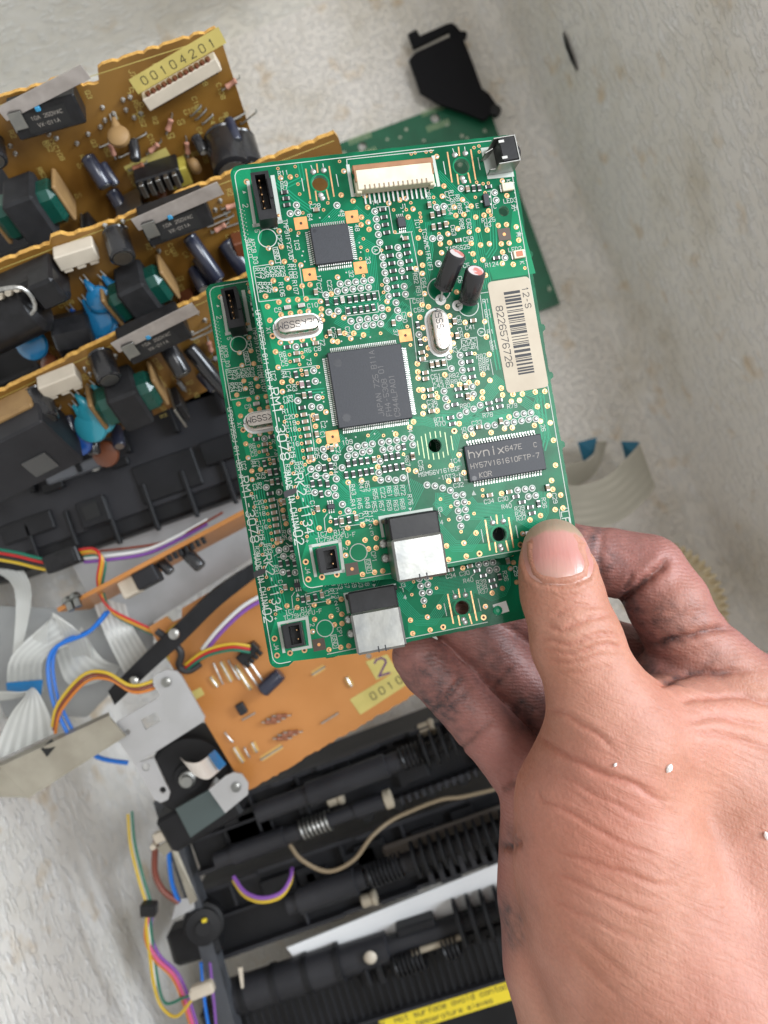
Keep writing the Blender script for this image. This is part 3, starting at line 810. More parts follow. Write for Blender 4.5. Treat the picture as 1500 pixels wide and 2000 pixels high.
for dx in (-130, -95, -62, -25, 15, 52, 88, 130):
    L = 105 * math.sqrt(max(.15, 1 - (dx / 150) ** 2)); L0 = 60 if abs(dx) < 60 else 0
    for s in (-1, 1):
        y0, y1 = (s * L0, s * L) if L0 else (0, s * L)
        ms.seg(q(4, 315 + dx + .15 * y0, 1145 + y0 - dx * .15), q(4, 315 + dx + .15 * y1, 1145 + y1 - dx * .15), 7 * KZ, .05, mat('strip_pale', (.45, .55, .32), .4, .3))
part('mounting_pad', ms, fb, kind='stuff')

# --- bare copper squares
for zn, x, y, dark in [(1, 623, 735, 0), (1, 1017, 685, 0), (1, 690, 1130, 0), (1, 1082, 1077, 0), (3, 1428, 297, 0), (3, 867, 1078, 0), (5, 1017, 755, 1), (2, 848, 820, 1)]:
    c = q(zn, x, y); mb = MB(); m = mat('pad_brown', (.07, .045, .03), .4) if dark else COPPER
    mb.box((0, 0, .045), (3.15, 3.0, .05), m)
    if dark: mb.disc((0, 0), .42, .075, COPPER, 12)
    else: mb.disc((0, 0), .36, .075, DARKH, 12)
    part('copper_square', mb, fb, loc=(c[0], c[1], 0))

# --- leaded chips
def qfp(zn, corners, n, leadL, marks, dots, ht=1.3, sides=(0, 1, 2, 3), pn=None, fans=True):
    P = [Vector(q(zn, a, b, ht)) for a, b in corners]
    c = sum(P, Vector((0, 0))) / 4
    ax = ((P[1] - P[0]) + (P[2] - P[3])).normalized()
    w = ((P[1] - P[0]).length + (P[2] - P[3]).length) / 2; h = ((P[3] - P[0]).length + (P[2] - P[1]).length) / 2
    ang = math.atan2(ax.y, ax.x)
    mb = MB(); mb.box((0, 0, ht / 2 + .1), (w, h, ht), BLK, .22)
    body = part('integrated_circuit', mb, fb, loc=(c.x, c.y, 0), rz=ang)
    rnd = random.Random(n)
    for s in sides:
        half, L = ((w / 2, h), (h / 2, w))[s % 2]
        pitch = L * .9 / n
        mb = MB()
        T = Matrix.Rotation(s * math.pi / 2, 4, 'Z')
        for i in range(n):
            u = (i - (n - 1) / 2) * pitch
            mb.add([(half - .05, u - pitch * .24, ht * .55), (half - .05, u + pitch * .24, ht * .55), (half + leadL * .35, u - pitch * .24, ht * .5), (half + leadL * .35, u + pitch * .24, ht * .5),
                    (half + leadL * .55, u - pitch * .24, .12), (half + leadL * .55, u + pitch * .24, .12), (half + leadL, u - pitch * .24, .09), (half + leadL, u + pitch * .24, .09)],
                   [(0, 2, 3, 1), (2, 4, 5, 3), (4, 6, 7, 5)], TIN, T)
            mb.seg((T @ Vector((half + leadL * .5, u, 0))).xy, (T @ Vector((half + leadL * 1.15, u, 0))).xy, pitch * .55, .05, TIN, 0)
        part('lead_row', mb, body)
    mb = MB()
    for t, x, y, hh, a, m in marks: text(mb, t, (x, y), hh, a, m, z=ht + .115, sw=.12)
    for x, y, r in dots:
        mb.disc((x, y), r, ht + .112, mat('chip_dimple', (.018, .020, .026), .3), 18)
    if marks or dots: part('marking', mb, body)
    return body, c, w, h
V = -math.pi / 2
b64 = qfp(1, [(693, 765), (985, 733), (1028, 1020), (733, 1060)], 16, 1.0, [], [(-3.6, 3.6, .45)])
b144 = qfp(3, [(825, 430), (1388, 358), (1492, 932), (912, 1018)], 36, 1.05,
           [('JAPAN 725 B11A', 1.6, .3, 1.25, math.pi / 2, MARK), ('01', 3.2, 3.6, 1.25, math.pi / 2, MARK), ('FH4-5308', 3.5, -3.4, 1.25, math.pi / 2, MARK), ('C944LPA01', 5.5, -3.2, 1.25, math.pi / 2, MARK)],
           [(-6.9, 6.4, 1.0), (-6.9, -6.9, 1.0)])
t50 = qfp(4, [(540, 1150), (1128, 1052), (1176, 1330), (578, 1430)], 25, 1.0,
          [('hynix', -4.6, 2.3, 2.0, 0, MARK2), ('647E', 2.4, 2.2, 1.2, 0, MARK2), ('HY57V161610FTP-7', -.2, -.7, 1.2, 0, MARK2), ('KOR', -5.7, -3.2, 1.2, 0, MARK2), ('C', 8.0, 2.0, 1.1, 0, MARK2)], [(-8.6, -3.7, .6)], 1.1, (1, 3))
s8 = qfp(1, [(1362, 690), (1425, 680), (1436, 762), (1372, 770)], 4, .9, [], [], .9, (1, 3))
s6 = qfp(5, [(822, 258), (880, 250), (888, 290), (828, 298)], 3, .8, [], [], .8, (1, 3))
mb = MB(); c = q(2, 705, 565); mb.box((0, 0, .55), (1.5, 3.2, 1.0), BLK, .15)
for s, k in ((1, -1), (1, 1), (-1, 0)): mb.box((s * 1.0, k * .95, .12), (.7, .45, .12), TIN)
part('transistor', mb, fb, loc=(c[0], c[1], 0))

# --- crystals
def capsule(L, W, n=8):
    r = W / 2; P = []
    for s, a0 in ((1, -90), (-1, 90)):
        for k in range(n + 1):
            a = math.radians(a0 + 180 * k / n); P.append((s * (L / 2 - r) + r * math.cos(a), r * math.sin(a)))
    return P
def crystal(zn, c, rz, t):
    cc = q(zn, *c)
    mb = MB(); mb.prism(capsule(12.2, 6.0), .05, .12, WHITEB)
    fl = part('crystal', mb, fb, loc=(cc[0], cc[1], 0), rz=rz)
    mb = MB(); vs = []; prof = [(10.9, 4.6, .12), (10.9, 4.6, .55), (10.2, 3.9, .75), (10.0, 3.7, 2.9), (9.6, 3.3, 3.25), (9.2, 2.9, 3.3)]
    nn = len(capsule(1, 1)) ; fs = []
    for L, W, z in prof: vs += [(x, y, z) for x, y in capsule(L, W)]
    for k in range(len(prof) - 1):
        for i in range(nn): fs.append((k * nn + i, k * nn + (i + 1) % nn, (k + 1) * nn + (i + 1) % nn, (k + 1) * nn + i))
    fs.append(tuple(range((len(prof) - 1) * nn, len(prof) * nn)))
    mb.add(vs, fs, CAN)
    text(mb, t, (0, 0), 1.5, math.pi if zn == 3 else 0, INK, z=3.32, sw=.12)
    part('can', mb, fl, smooth=True)
crystal(3, (600, 232), math.radians(0), '30EKSS9MT'); crystal(4, (340, 275), math.radians(90), '.20KSS5M')

# --- electrolytic capacitors leaning over their pads
def ecap(pad, base, top, r, L, zn=2):
    p = Vector((*q(zn, *base, 2.0), 2.0)); 
    t2 = Vector((*q(zn, *top, 8.0), 8.0)); d = (t2 - p).normalized()
    mb = MB(); mb.lathe(p, d, [(0, r * .8), (.4, r), (.9, r * .93), (1.4, r), (L - .5, r), (L, r * .86)], SLEEVE, 22)
    o = part('electrolytic_capacitor', mb, fb, smooth=True)
    mb = MB(); mb.lathe(p + d * L, d, [(-.2, r * .74), (.04, r * .74)], ALU, 20)
    u = d.cross(Vector((0, 0, 1))).normalized(); w = u.cross(d)
    part('vent_top', mb, o)
    mb = MB(); vs = []; K = 6
    for i in range(K + 1):
        a = math.radians(20 + 55 * i / K) if zn else 0
        e = (u * math.cos(a) * (1 if base[0] < 450 else -1) - w * math.sin(a)) * (r + .04)
        vs += [p + d * 1.3 + e, p + d * (L - .6) + e]
    mb.add(vs, [(2 * i, 2 * i + 1, 2 * i + 3, 2 * i + 2) for i in range(K)], SLEEVEG)
    part('polarity_stripe', mb, o)
    mb = MB(); c = q(zn, *pad); mb.tube([(c[0], c[1], 0), (c[0], c[1], .8), tuple(p)], .3, TIN, 8); mb.ring(c, .5, 1.35, .055, WHITEB, 20)
    part('lead', mb, o)
ecap((358, 1325), (372, 1235), (470, 1000), 2.45, 9.5); ecap((487, 1370), (568, 1335), (620, 1135), 2.5, 8.8)

# --- barcode label
lb = MB(); Lc = [(720, 1188), (1035, 1143)]; 
P0, P1 = Vector(q(2, 715, 1190)), Vector(q(2, 1038, 1142)); P3, P2 = Vector(q(4, 858, 748)), Vector(q(4, 1182, 700))
u = (P1 - P0).normalized(); vv = Vector((u.y, -u.x)); w = (P1 - P0).length; h = (P3 - P0).length
FRL = lambda a, b_: (P0.x + u.x * a + vv.x * b_, P0.y + u.y * a + vv.y * b_)
rc = []
for cx, cy, a0 in ((1.1, 1.1, 180), (w - 1.1, 1.1, 270), (w - 1.1, h - 1.1, 0), (1.1, h - 1.1, 90)):
    for k in range(5):
        a = math.radians(a0 + 90 * k / 4); rc.append(FRL(cx + 1.1 * math.cos(a), cy + 1.1 * math.sin(a)))
lb.prism(rc, .03, .12, PAPER)
lo_ = part('barcode_label', lb, fb)
lb = MB(); rnd = random.Random(12); y = 3.1
while y < h - 4.2:
    t = rnd.choice((.22, .22, .45, .7)); lb.add([(*FRL(3.7, y), .13), (*FRL(7.9, y), .13), (*FRL(7.9, y + t), .13), (*FRL(3.7, y + t), .13)], [(0, 1, 2, 3)], INK)
    y += t + rnd.choice((.2, .25, .45, .5))
angL = math.atan2(vv.y, vv.x)
text(lb, '12-S', FRL(w - 1.6, 5.2), 1.5, angL, INK, z=.13, sw=.12)
text(lb, '8226576726', FRL(1.9, 14.0), 1.65, angL, INK, z=.13, sw=.12, wd=1.02)
part('print', lb, lo_)

# --- sockets
def socket(name, corners, ht, zn, wall_, pins, pinx, slot, dark=BLKP):
    P = [Vector(q(zn, a, b, ht)) for a, b in corners]; c = sum(P, Vector((0, 0))) / 4
    ax = (P[1] - P[0]).normalized(); w = (P[1] - P[0]).length; h = (P[3] - P[0]).length
    mb = MB()
    outer = [(-w / 2, -h / 2), (w / 2, -h / 2), (w / 2, h / 2), (-w / 2, h / 2)]
    x0, x1, y0, y1 = slot
    inner = [(-w / 2 + x0, -h / 2 + y0), (w / 2 - x1, -h / 2 + y0), (w / 2 - x1, h / 2 - y1), (-w / 2 + x0, h / 2 - y1)]
    mb.prism(outer, .0, ht, dark, [inner]); mb.box((0, 0, .4), (w - .3, h - .3, .8), dark)
    o = part(name, mb, fb, loc=(c.x, c.y, .03), rz=math.atan2(ax.y, ax.x))
    for k in range(pins):
        mb = MB(); yy = -h / 2 + y0 + (h - y0 - y1) * (k + .5) / pins
        mb.box((pinx, yy, ht * .45), (.4, .4, ht * .7), GOLD, .08); part('contact_pin', mb, o)
    return o, w, h
s5, w, h = socket('five_pin_socket', [(243, 345), (380, 325), (432, 690), (292, 712)], 6.0, 1, .7, 5, -.35, (.9, .9, 2.2, .7))
mb = MB(); mb.box((w / 2 - .3, h * .12, 6.0), (.9, h * .42, .9), BLKP, .1); part('latch_rail', mb, s5)
s2, w, h = socket('two_pin_socket', [(750, 603), (895, 578), (922, 760), (782, 795)], 5.5, 5, .7, 2, .9, (1.3, .5, .7, .7))
mb = MB(); mb.box((-w / 2 + .35, 0, 4.2), (1.5, h * .96, 2.2), BLKP, .15); part('latch_rail', mb, s2)
# flat-cable connector
P = [Vector(FF.loc(a, b, 3.2)) for a, b in ((690, 322), (843, 306), (850, 358), (698, 374))]
c = sum(P, Vector((0, 0))) / 4; ax = (P[1] - P[0]).normalized(); w = (P[1] - P[0]).length; h = (P[3] - P[0]).length; ang = math.atan2(ax.y, ax.x)
mb = MB(); mb.box((0, -.4, 1.6), (w - .6, h - 1.6, 3.0), CREAM, .2); mb.box((-w / 2 + .6, -1.2, 1.3), (1.3, h - 2.2, 2.4), CREAM, .2); mb.box((w / 2 - .6, -1.2, 1.3), (1.3, h - 2.2, 2.4), CREAM, .2)
fp = part('flat_cable_connector', mb, fb, loc=(c.x, c.y, .05), rz=ang)
mb = MB(); mb.box((0, h / 2 - .7, 2.1), (w + .6, 1.5, 1.9), BROWNP, .25)
for s in (-1, 1): mb.box((s * (w / 2 - .2), h / 2 - 2.4, 2.6), (.5, 3.2, .8), BROWNP, .1)
part('clamp_bar', mb, fp)
mb = MB(); n = 14
for i in range(n):
    x = (i - (n - 1) / 2) * (w - 3.0) / n
    mb.box((x, -h / 2 - .5, .16), (.42, 3.2, .16), TIN); mb.box((x, -h / 2 + .9, 3.12), (.34, 1.1, .1), CER)
part('lead_row', mb, fp)
# USB socket
P = [Vector(FF.loc(a, b, 10.5)) for a, b in ((752, 1013), (853, 998), (874, 1118), (782, 1138))]
P = [Vector(FF.loc(a, b, 10.5)) for a, b in ((756, 1012), (856, 996), (876, 1120), (778, 1139))]
c = sum(P, Vector((0, 0))) / 4; ax = (P[1] - P[0]).normalized(); w = (P[1] - P[0]).length; h = (P[3] - P[0]).length
mb = MB(); hs = h * .66
mb.box((0, -h / 2 + hs / 2, 5.5), (w, hs, 10.9), STEEL, .55)
us = part('usb_socket', mb, fb, loc=(c.x, c.y, 0), rz=math.atan2(ax.y, ax.x))
mb = MB(); mb.box((0, h / 2 - (h - hs) / 2 - .25, 5.0), (w - .3, h - hs + .5, 10.0), BLKP, .4); mb.box((0, h / 2 - .8, 4.0), (w + .8, 1.2, 7.6), BLKP, .2); part('rear_block', mb, us)
for x in (-.8, .9):
    mb = MB(); mb.box((x, -h / 2 + .55, 10.95), (.32, 1.5, .08), INK); part('seam_slot', mb, us)
mb = MB()
for s in (-1,):
    for y in (-2.2, 1.4): mb.lathe((s * (w / 2 + .7), y, .1), (0, 0, 1), [(0, 1.2), (.6, .9), (1.0, .4)], TIN, 12)
part('mounting_solder', mb, us)
# push switch overhanging the top right corner
P = [Vector(FF.loc(a, b, 5.5)) for a, b in ((968, 271), (1003, 265), (1012, 316), (977, 320))]
c = sum(P, Vector((0, 0))) / 4; ax = (P[1] - P[0]).normalized(); w = (P[1] - P[0]).length; h = (P[3] - P[0]).length
mb = MB(); mb.box((.3, 0, 3.4), (w - .6, h - .5, 5.4), BLKP, .2)
sw = part('push_switch', mb, fb, loc=(c.x, c.y, 0), rz=math.atan2(ax.y, ax.x))
mb = MB()
for s in (-1, 1): mb.box((-.1, s * h / 2, 3.0), (w + .9, .35, 6.0), STEELD, .1)
mb.box((w / 2 + .25, 0, 3.0), (.35, h + .3, 6.0), STEELD, .1)
mb.box((-w / 2 - .9, -h / 2 + .1, 1.6), (2.2, .35, 3.0), STEELD, .1); mb.box((-w / 2 - 1.2, h / 2 - .8, 2.4), (2.4, .35, 4.4), STEELD, .1, Matrix.Rotation(.35, 4, 'Z'))
part('metal_frame', mb, sw)
mb = MB(); mb.lathe((w / 2 + .3, 0, 3.0), (1, 0, 0), [(0, 1.7), (.9, 1.7), (1.3, 1.2)], BLKP, 18); part('button', mb, sw, smooth=True)
for s in (-1, 1):
    mb = MB(); mb.box((-w / 2 + 1.1, s * h * .32, 6.2), (1.4, .7, .25), TIN, .05); part('terminal', mb, sw)
# LEDs
for zn, x, y, m2 in [(2, 868, 462, CREAM), (2, 955, 980, mat('led_orange', (.45, .14, .06), .3))]:
    c = q(zn, x, y); mb = MB(); mb.box((0, 0, .55), (2.9, 2.0, 1.0), CREAM, .15)
    o = part('led', mb, fb, loc=(c[0], c[1], 0), rz=.03); mb = MB(); mb.box((.05, 0, 1.06), (1.7, 1.3, .1), m2); mb.box((-1.6, 0, .2), (.5, 1.8, .3), TIN); part('lens', mb, o)
# marker stroke over the printed words
mk = MB(); mk.prism(qs(5, [(488, 165), (510, 150), (545, 140), (585, 128), (592, 150), (585, 168), (540, 190), (512, 205), (498, 208)]), .09, .11, INK); part('marker_stroke', mk, fb)

bb = copy_tree(fb)
W = FB.M.copy(); W.translation = W.translation * MM; bb.matrix_world = W
tag(bb, 'lower green circuit board, mostly hidden, showing left strip and metal socket below', 'circuit board', 'green boards in the hand')
# dabs of paint differ between the boards
c = FF.loc(1038, 1046); mb = MB(); mb.box((.3, 0, .06), (3.4, 2.4, .04), WHITEB); mb.lathe((-.2, .3, .05), (0, 0, 1), [(0, 1.0), (.3, .9), (.5, .4)], mat('paint_red', (.55, .02, .03), .3), 12); part('red_paint_dab', mb, fb, loc=(c[0], c[1], 0))
c = FB.loc(976, 1190); mb = MB(); mb.box((.4, .2, .06), (3.6, 2.8, .04), WHITEB, 0, Matrix.Rotation(.1, 4, 'Z')); mb.lathe((-.6, -.2, .05), (0, 0, 1), [(0, 1.25), (.3, 1.1), (.5, .5)], mat('paint_green', (.0, .30, .14), .3), 12); part('green_paint_dab', mb, bb, loc=(c[0], c[1], 0))
# ------------------------------------------------------------------ the hand
VOX = 0.7
def W3(px, py, d):
    p = at(px, py, d); return np.array([p.x, p.y, p.z], dtype=np.float32)
def chain(nodes, flat=1.0): return [(W3(*a[:3]), a[3], W3(*b[:3]), b[3], flat) for a, b in zip(nodes[:-1], nodes[1:])]
THUMB = chain([(1078, 1076, 187.2, 7.2), (1086, 1108, 186.4, 8.7), (1098, 1160, 185.0, 9.6), (1126, 1255, 183.0, 10.6), (1164, 1350, 182.0, 11.2), (1205, 1450, 184.0, 13.5)], 1.22)
THENAR = chain([(1205, 1450, 184, 14.0), (1172, 1560, 186, 17.5), (1194, 1650, 186, 20.8), (1232, 1760, 186, 24.0), (1300, 1900, 184, 27.0), (1400, 2080, 178, 29.0), (1600, 2420, 160, 33.0), (1900, 2900, 120, 38.0)], 1.12) \
    + chain([(1205, 1450, 185, 14.0), (1330, 1450, 194, 15.0), (1430, 1420, 201, 15.0)], 1.05) \
    + chain([(1430, 1420, 201, 15.0), (1450, 1600, 197, 24.0), (1480, 1850, 190, 28.0), (1560, 2150, 178, 30.0)], 1.1) \
    + chain([(1540, 1380, 202, 12.0), (1560, 1650, 200, 22.0)], 1.0)
INDEX = chain([(1062, 1066, 204.6, 7.0), (1110, 1080, 205.4, 8.0), (1190, 1098, 206.0, 8.9), (1262, 1112, 205.0, 9.6)], 1.05) \
    + chain([(1268, 1118, 205.0, 9.8), (1305, 1180, 202.5, 10.4), (1345, 1258, 203.0, 10.6)], 1.05) \
    + chain([(1350, 1262, 203.0, 10.8), (1420, 1345, 202.0, 13.5)], 1.05) \
    + chain([(1300, 1330, 203.5, 9.0), (1400, 1345, 203.0, 12.0)], 1.0)
MIDDLE = chain([(975, 1180, 213, 7.6), (1090, 1232, 219, 8.8), (1225, 1290, 221, 10.0), (1360, 1385, 213, 12.0)])
RING = chain([(880, 1196, 210, 7.4), (952, 1265, 211.5, 8.0), (1040, 1352, 214, 8.9), (1150, 1450, 213, 11.0)], 1.05)
PINKY = chain([(813, 1282, 207, 6.7), (836, 1304, 207, 7.3), (885, 1352, 207.5, 7.6), (950, 1425, 207, 8.0), (1018, 1500, 205, 8.8), (1105, 1590, 202, 13.0)], 1.05)
HYPO = chain([(1080, 1580, 202, 13.5), (1096, 1655, 201, 14.6), (1112, 1740, 200, 17.5), (1140, 1870, 198, 19.5), (1200, 2020, 192, 22.0), (1500, 2400, 166, 28.0)], 1.0)
GROUPS = [(THUMB, 2.0, 4.0), (THENAR, 9.0, 6.0), (INDEX, .9, 3.0), (HYPO, 5.0, 1.6), (PINKY, 1.2, 2.2), (RING, 1.2, 1.0), (MIDDLE, 1.5, 1.5)]
lo = np.array([2.0, -215.0, 205.0], dtype=np.float32); hi = np.array([150.0, 2.0, 300.0], dtype=np.float32)
dim = np.ceil((hi - lo) / VOX).astype(int)
gx = lo[0] + VOX * np.arange(dim[0], dtype=np.float32); gy = lo[1] + VOX * np.arange(dim[1], dtype=np.float32); gz = lo[2] + VOX * np.arange(dim[2], dtype=np.float32)
def smin(a, b, k):
    h = np.clip(.5 + .5 * (b - a) / k, 0, 1)
    return b + (a - b) * h - k * h * (1 - h)
BIG = np.float32(30.0)
D = np.full(dim, BIG, dtype=np.float32)
def blend_into(G, prims, k):
    for a, ra, b, rb, fl in prims:
        R = max(ra, rb) + k + 2.5
        p0 = np.minimum(a, b) - R; p1 = np.maximum(a, b) + R
        i0 = np.clip(np.floor((p0 - lo) / VOX).astype(int), 0, dim); i1 = np.clip(np.ceil((p1 - lo) / VOX).astype(int) + 1, 0, dim)
        if (i1 <= i0).any(): continue
        X = gx[i0[0]:i1[0], None, None] - a[0]; Y = gy[None, i0[1]:i1[1], None] - a[1]; Z = (gz[None, None, i0[2]:i1[2]] - a[2])
        e = b - a; L2 = float(e @ e)
        t = np.clip((X * e[0] + Y * e[1] + Z * e[2]) / L2, 0, 1)
        dist = np.sqrt((X - t * e[0]) ** 2 + (Y - t * e[1]) ** 2 + ((Z - t * e[2]) * fl) ** 2) - (ra + (rb - ra) * t)
        sl = tuple(slice(i0[q_], i1[q_]) for q_ in range(3))
        G[sl] = smin(G[sl], dist, k)
for prims, k, ku in GROUPS:
    G = np.full(dim, BIG, dtype=np.float32)
    blend_into(G, prims, k)
    D = smin(D, G, ku)
# keep the flesh from sinking through the boards: press flat where it touches them
for fr, top in ((FF, True), (FB, False)):
    n = np.array(fr.z, dtype=np.float32); o = np.array(fr.O, dtype=np.float32)
    hgt = (gx[:, None, None] - o[0]) * n[0] + (gy[None, :, None] - o[1]) * n[1] + (gz[None, None, :] - o[2]) * n[2]
    ux = np.array(fr.x, dtype=np.float32); uy = np.array(fr.y, dtype=np.float32)
    u = (gx[:, None, None] - o[0]) * ux[0] + (gy[None, :, None] - o[1]) * ux[1] + (gz[None, None, :] - o[2]) * ux[2]
    v = (gx[:, None, None] - o[0]) * uy[0] + (gy[None, :, None] - o[1]) * uy[1] + (gz[None, None, :] - o[2]) * uy[2]
    slab = np.maximum.reduce([np.abs(hgt + BT / 2) - (BT / 2 + .25), u - BW - .3, -v - BH - .3, v])
    D = np.maximum(D, -slab)
import openvdb as vdb
grid = vdb.FloatGrid(30.0)
grid.copyFromArray(D.astype(np.float64))
pts, quads = grid.convertToQuads(isovalue=0.0)
co = lo[None, :] + pts.astype(np.float64) * VOX
quads = quads[:, ::-1] if False else quads
# relax the voxel surface
E_ = np.concatenate([quads[:, [0, 1]], quads[:, [1, 2]], quads[:, [2, 3]], quads[:, [3, 0]]])
def relax(co, n, f):
    cnt = np.bincount(E_[:, 0], minlength=len(co)).astype(float)
    for _ in range(n):
        s = np.zeros_like(co)
        for k in range(3): s[:, k] = np.bincount(E_[:, 0], weights=co[E_[:, 1], k], minlength=len(co))
        co = co + f * (s / np.maximum(cnt, 1)[:, None] - co)
    return co
def normals(co):
    fn = np.cross(co[quads[:, 2]] - co[quads[:, 0]], co[quads[:, 3]] - co[quads[:, 1]])
    nn = np.zeros_like(co)
    for k in range(4):
        for c_ in range(3): nn[:, c_] += np.bincount(quads[:, k], weights=fn[:, c_], minlength=len(co))
    return nn / np.maximum(np.linalg.norm(nn, axis=1, keepdims=True), 1e-9)
for _ in range(4):
    co = relax(co, 1, .55); co = relax(co, 1, -.52)
co = relax(co, 2, .5)
nn = normals(co)
if (nn[:, 2] * (co[:, 2] - co[:, 2].mean())).sum() < 0:
    quads = quads[:, ::-1].copy(); nn = -nn
dep = CZ - co[:, 2]
PXY = np.stack([750 + F * co[:, 0] / dep, 1000 - F * co[:, 1] / dep], 1)
def pl_dist(P, L):
    best = np.full(len(P), 1e9); tt = np.zeros(len(P)); L = np.array(L, float); n = len(L) - 1
    for i in range(n):
        e = L[i + 1] - L[i]; w = P - L[i]
        t = np.clip((w @ e) / (e @ e), 0, 1); d = np.linalg.norm(w - t[:, None] * e, axis=1)
        k = d < best; best[k] = d[k]; tt[k] = (i + t[k]) / n
    return best, tt
# skin folds: (path on the skin, depth mm, half width px, nearest and farthest depth of that skin)
FOLDS = [
 ([(1066, 1222), (1095, 1234), (1150, 1206), (1197, 1200)], .50, 4.0, 0, 192), ([(1078, 1207), (1118, 1184), (1172, 1182)], .38, 3.6, 0, 192),
 ([(1050, 1248), (1110, 1258), (1160, 1240), (1214, 1243)], .55, 4.0, 0, 192), ([(1052, 1268), (1120, 1275), (1180, 1260), (1221, 1262)], .50, 4.0, 0, 192),
 ([(1062, 1290), (1130, 1292), (1192, 1277)], .36, 4.0, 0, 192), ([(1075, 1180), (1120, 1165), (1165, 1170)], .25, 3.2, 0, 192), ([(1080, 1312), (1140, 1315), (1210, 1298)], .25, 4, 0, 192),
 ([(1062, 1384), (1110, 1398), (1162, 1430), (1200, 1462)], .50, 5, 0, 195), ([(1050, 1436), (1068, 1452), (1108, 1476), (1156, 1502), (1204, 1520), (1250, 1538), (1296, 1568)], 1.1, 6.5, 0, 197),
 ([(1092, 1512), (1156, 1548), (1212, 1576), (1262, 1602)], .50, 4.5, 0, 197), ([(1046, 1540), (1060, 1564), (1124, 1592), (1188, 1632), (1244, 1660), (1286, 1673)], .62, 5, 0, 197),
 ([(1076, 1656), (1140, 1680), (1204, 1700), (1260, 1720), (1326, 1733)], .60, 5, 0, 197), ([(1068, 1700), (1140, 1728), (1196, 1756), (1244, 1776), (1294, 1789)], .55, 5, 0, 197),
 ([(1060, 1756), (1124, 1780), (1188, 1812), (1262, 1842)], .50, 5, 0, 197), ([(1100, 1800), (1160, 1850), (1230, 1910)], .35, 6, 0, 197), ([(1085, 1830), (1150, 1890), (1220, 1960)], .35, 6, 0, 197),
 ([(1140, 1610), (1210, 1650)], .25, 4, 0, 197), ([(1200, 1650), (1290, 1700)], .2, 4, 0, 197), ([(1110, 1540), (1150, 1572)], .25, 4, 0, 197),
 ([(1306, 1090), (1288, 1112), (1258, 1138), (1222, 1168), (1205, 1180)], 1.5, 7, 192, 230), ([(1262, 1266), (1320, 1247), (1384, 1232), (1425, 1228)], 1.2, 7, 188, 230),
 ([(1236, 1120), (1218, 1150)], .4, 5, 192, 230), ([(1180, 1030), (1170, 1090), (1178, 1140)], .35, 6, 192, 230),
 ([(1262, 1350), (1318, 1325), (1372, 1312), (1470, 1312)], .8, 7, 180, 230), ([(1300, 1385), (1360, 1362), (1460, 1362), (1520, 1380)], .5, 6, 180, 230), ([(1330, 1410), (1400, 1400), (1500, 1420)], .4, 6, 175, 230), ([(1345, 1430), (1430, 1440), (1520, 1470)], .35, 6, 175, 230),
 ([(905, 1320), (870, 1362), (840, 1390)], .5, 6, 195, 230), ([(970, 1400), (925, 1440), (890, 1470)], .4, 6, 195, 230), ([(1000, 1300), (960, 1345)], .4, 6, 195, 230), ([(975, 1650), (1000, 1652), (1022, 1640)], 1.2, 8, 180, 230), ([(1010, 1530), (980, 1545)], .8, 8, 185, 230)]
disp = np.zeros(len(co)); foldmask = np.zeros(len(co))
front = np.clip(nn[:, 2] * 3 + .6, 0, 1)
wob = 1.8 * np.sin(PXY[:, 0] * .06 + PXY[:, 1] * .035) + .8 * np.sin(PXY[:, 0] * .16 - PXY[:, 1] * .12)
for L, dp, w, d0, d1 in FOLDS:
    d, t = pl_dist(PXY + wob[:, None] * np.array([.35, 1.0]), L)
    taper = np.clip(np.minimum(t, 1 - t) * 6 + .15, 0, 1)
    sel = front * taper * ((dep > d0) & (dep < d1))
    g = np.exp(-(d / (w * (.72 if d1 == 197 else .9))) ** 2)
    dp = dp * (.62 if d1 == 197 else 1.0); disp -= dp * g * sel
    disp += dp * .30 * np.exp(-((d - 2.6 * w) / (1.8 * w)) ** 2) * sel
    foldmask = np.maximum(foldmask, g * sel * min(1, dp * 1.5))
# knuckle mound, pads and uneven flesh
def lump(px, py, r, h):
    d = np.hypot(PXY[:, 0] - px, PXY[:, 1] - py); return h * np.exp(-(d / r) ** 2) * front
disp += lump(1128, 1225, 55, .5) + lump(1250, 1120, 40, .5) + lump(850, 1340, 45, .4)
disp += .18 * np.sin(co[:, 0] * .31 + 1.1) * np.sin(co[:, 1] * .27) * np.sin(co[:, 2] * .33 + .4)
rngv = np.random.default_rng(4)
# nail bed: shallow groove round the nail
NAIL = [(1024, 1062), (1036, 1034), (1058, 1018), (1085, 1012), (1112, 1020), (1132, 1040), (1147, 1070), (1156, 1102), (1150, 1128), (1120, 1140), (1088, 1144), (1056, 1139), (1036, 1124), (1026, 1092), (1024, 1062)]
thumbsel = (dep < 189)
d, t = pl_dist(PXY, NAIL[6:])
disp -= .55 * np.exp(-(d / 3.8) ** 2) * front * thumbsel
disp += .35 * np.exp(-((d - 10) / 6) ** 2) * front * thumbsel * (PXY[:, 1] > 1060)
co2 = co + nn * disp[:, None]
hm = bpy.data.meshes.new('hand')
hm.vertices.add(len(co2)); hm.vertices.foreach_set('co', (co2 * MM).astype(np.float32).ravel())
nq = len(quads)
hm.loops.add(nq * 4); hm.loops.foreach_set('vertex_index', quads.astype(np.int32).ravel())
hm.polygons.add(nq); hm.polygons.foreach_set('loop_start', np.arange(0, nq * 4, 4, dtype=np.int32))
hm.polygons.foreach_set('use_smooth', np.ones(nq, dtype=bool))
hm.update(calc_edges=True); hm.validate()
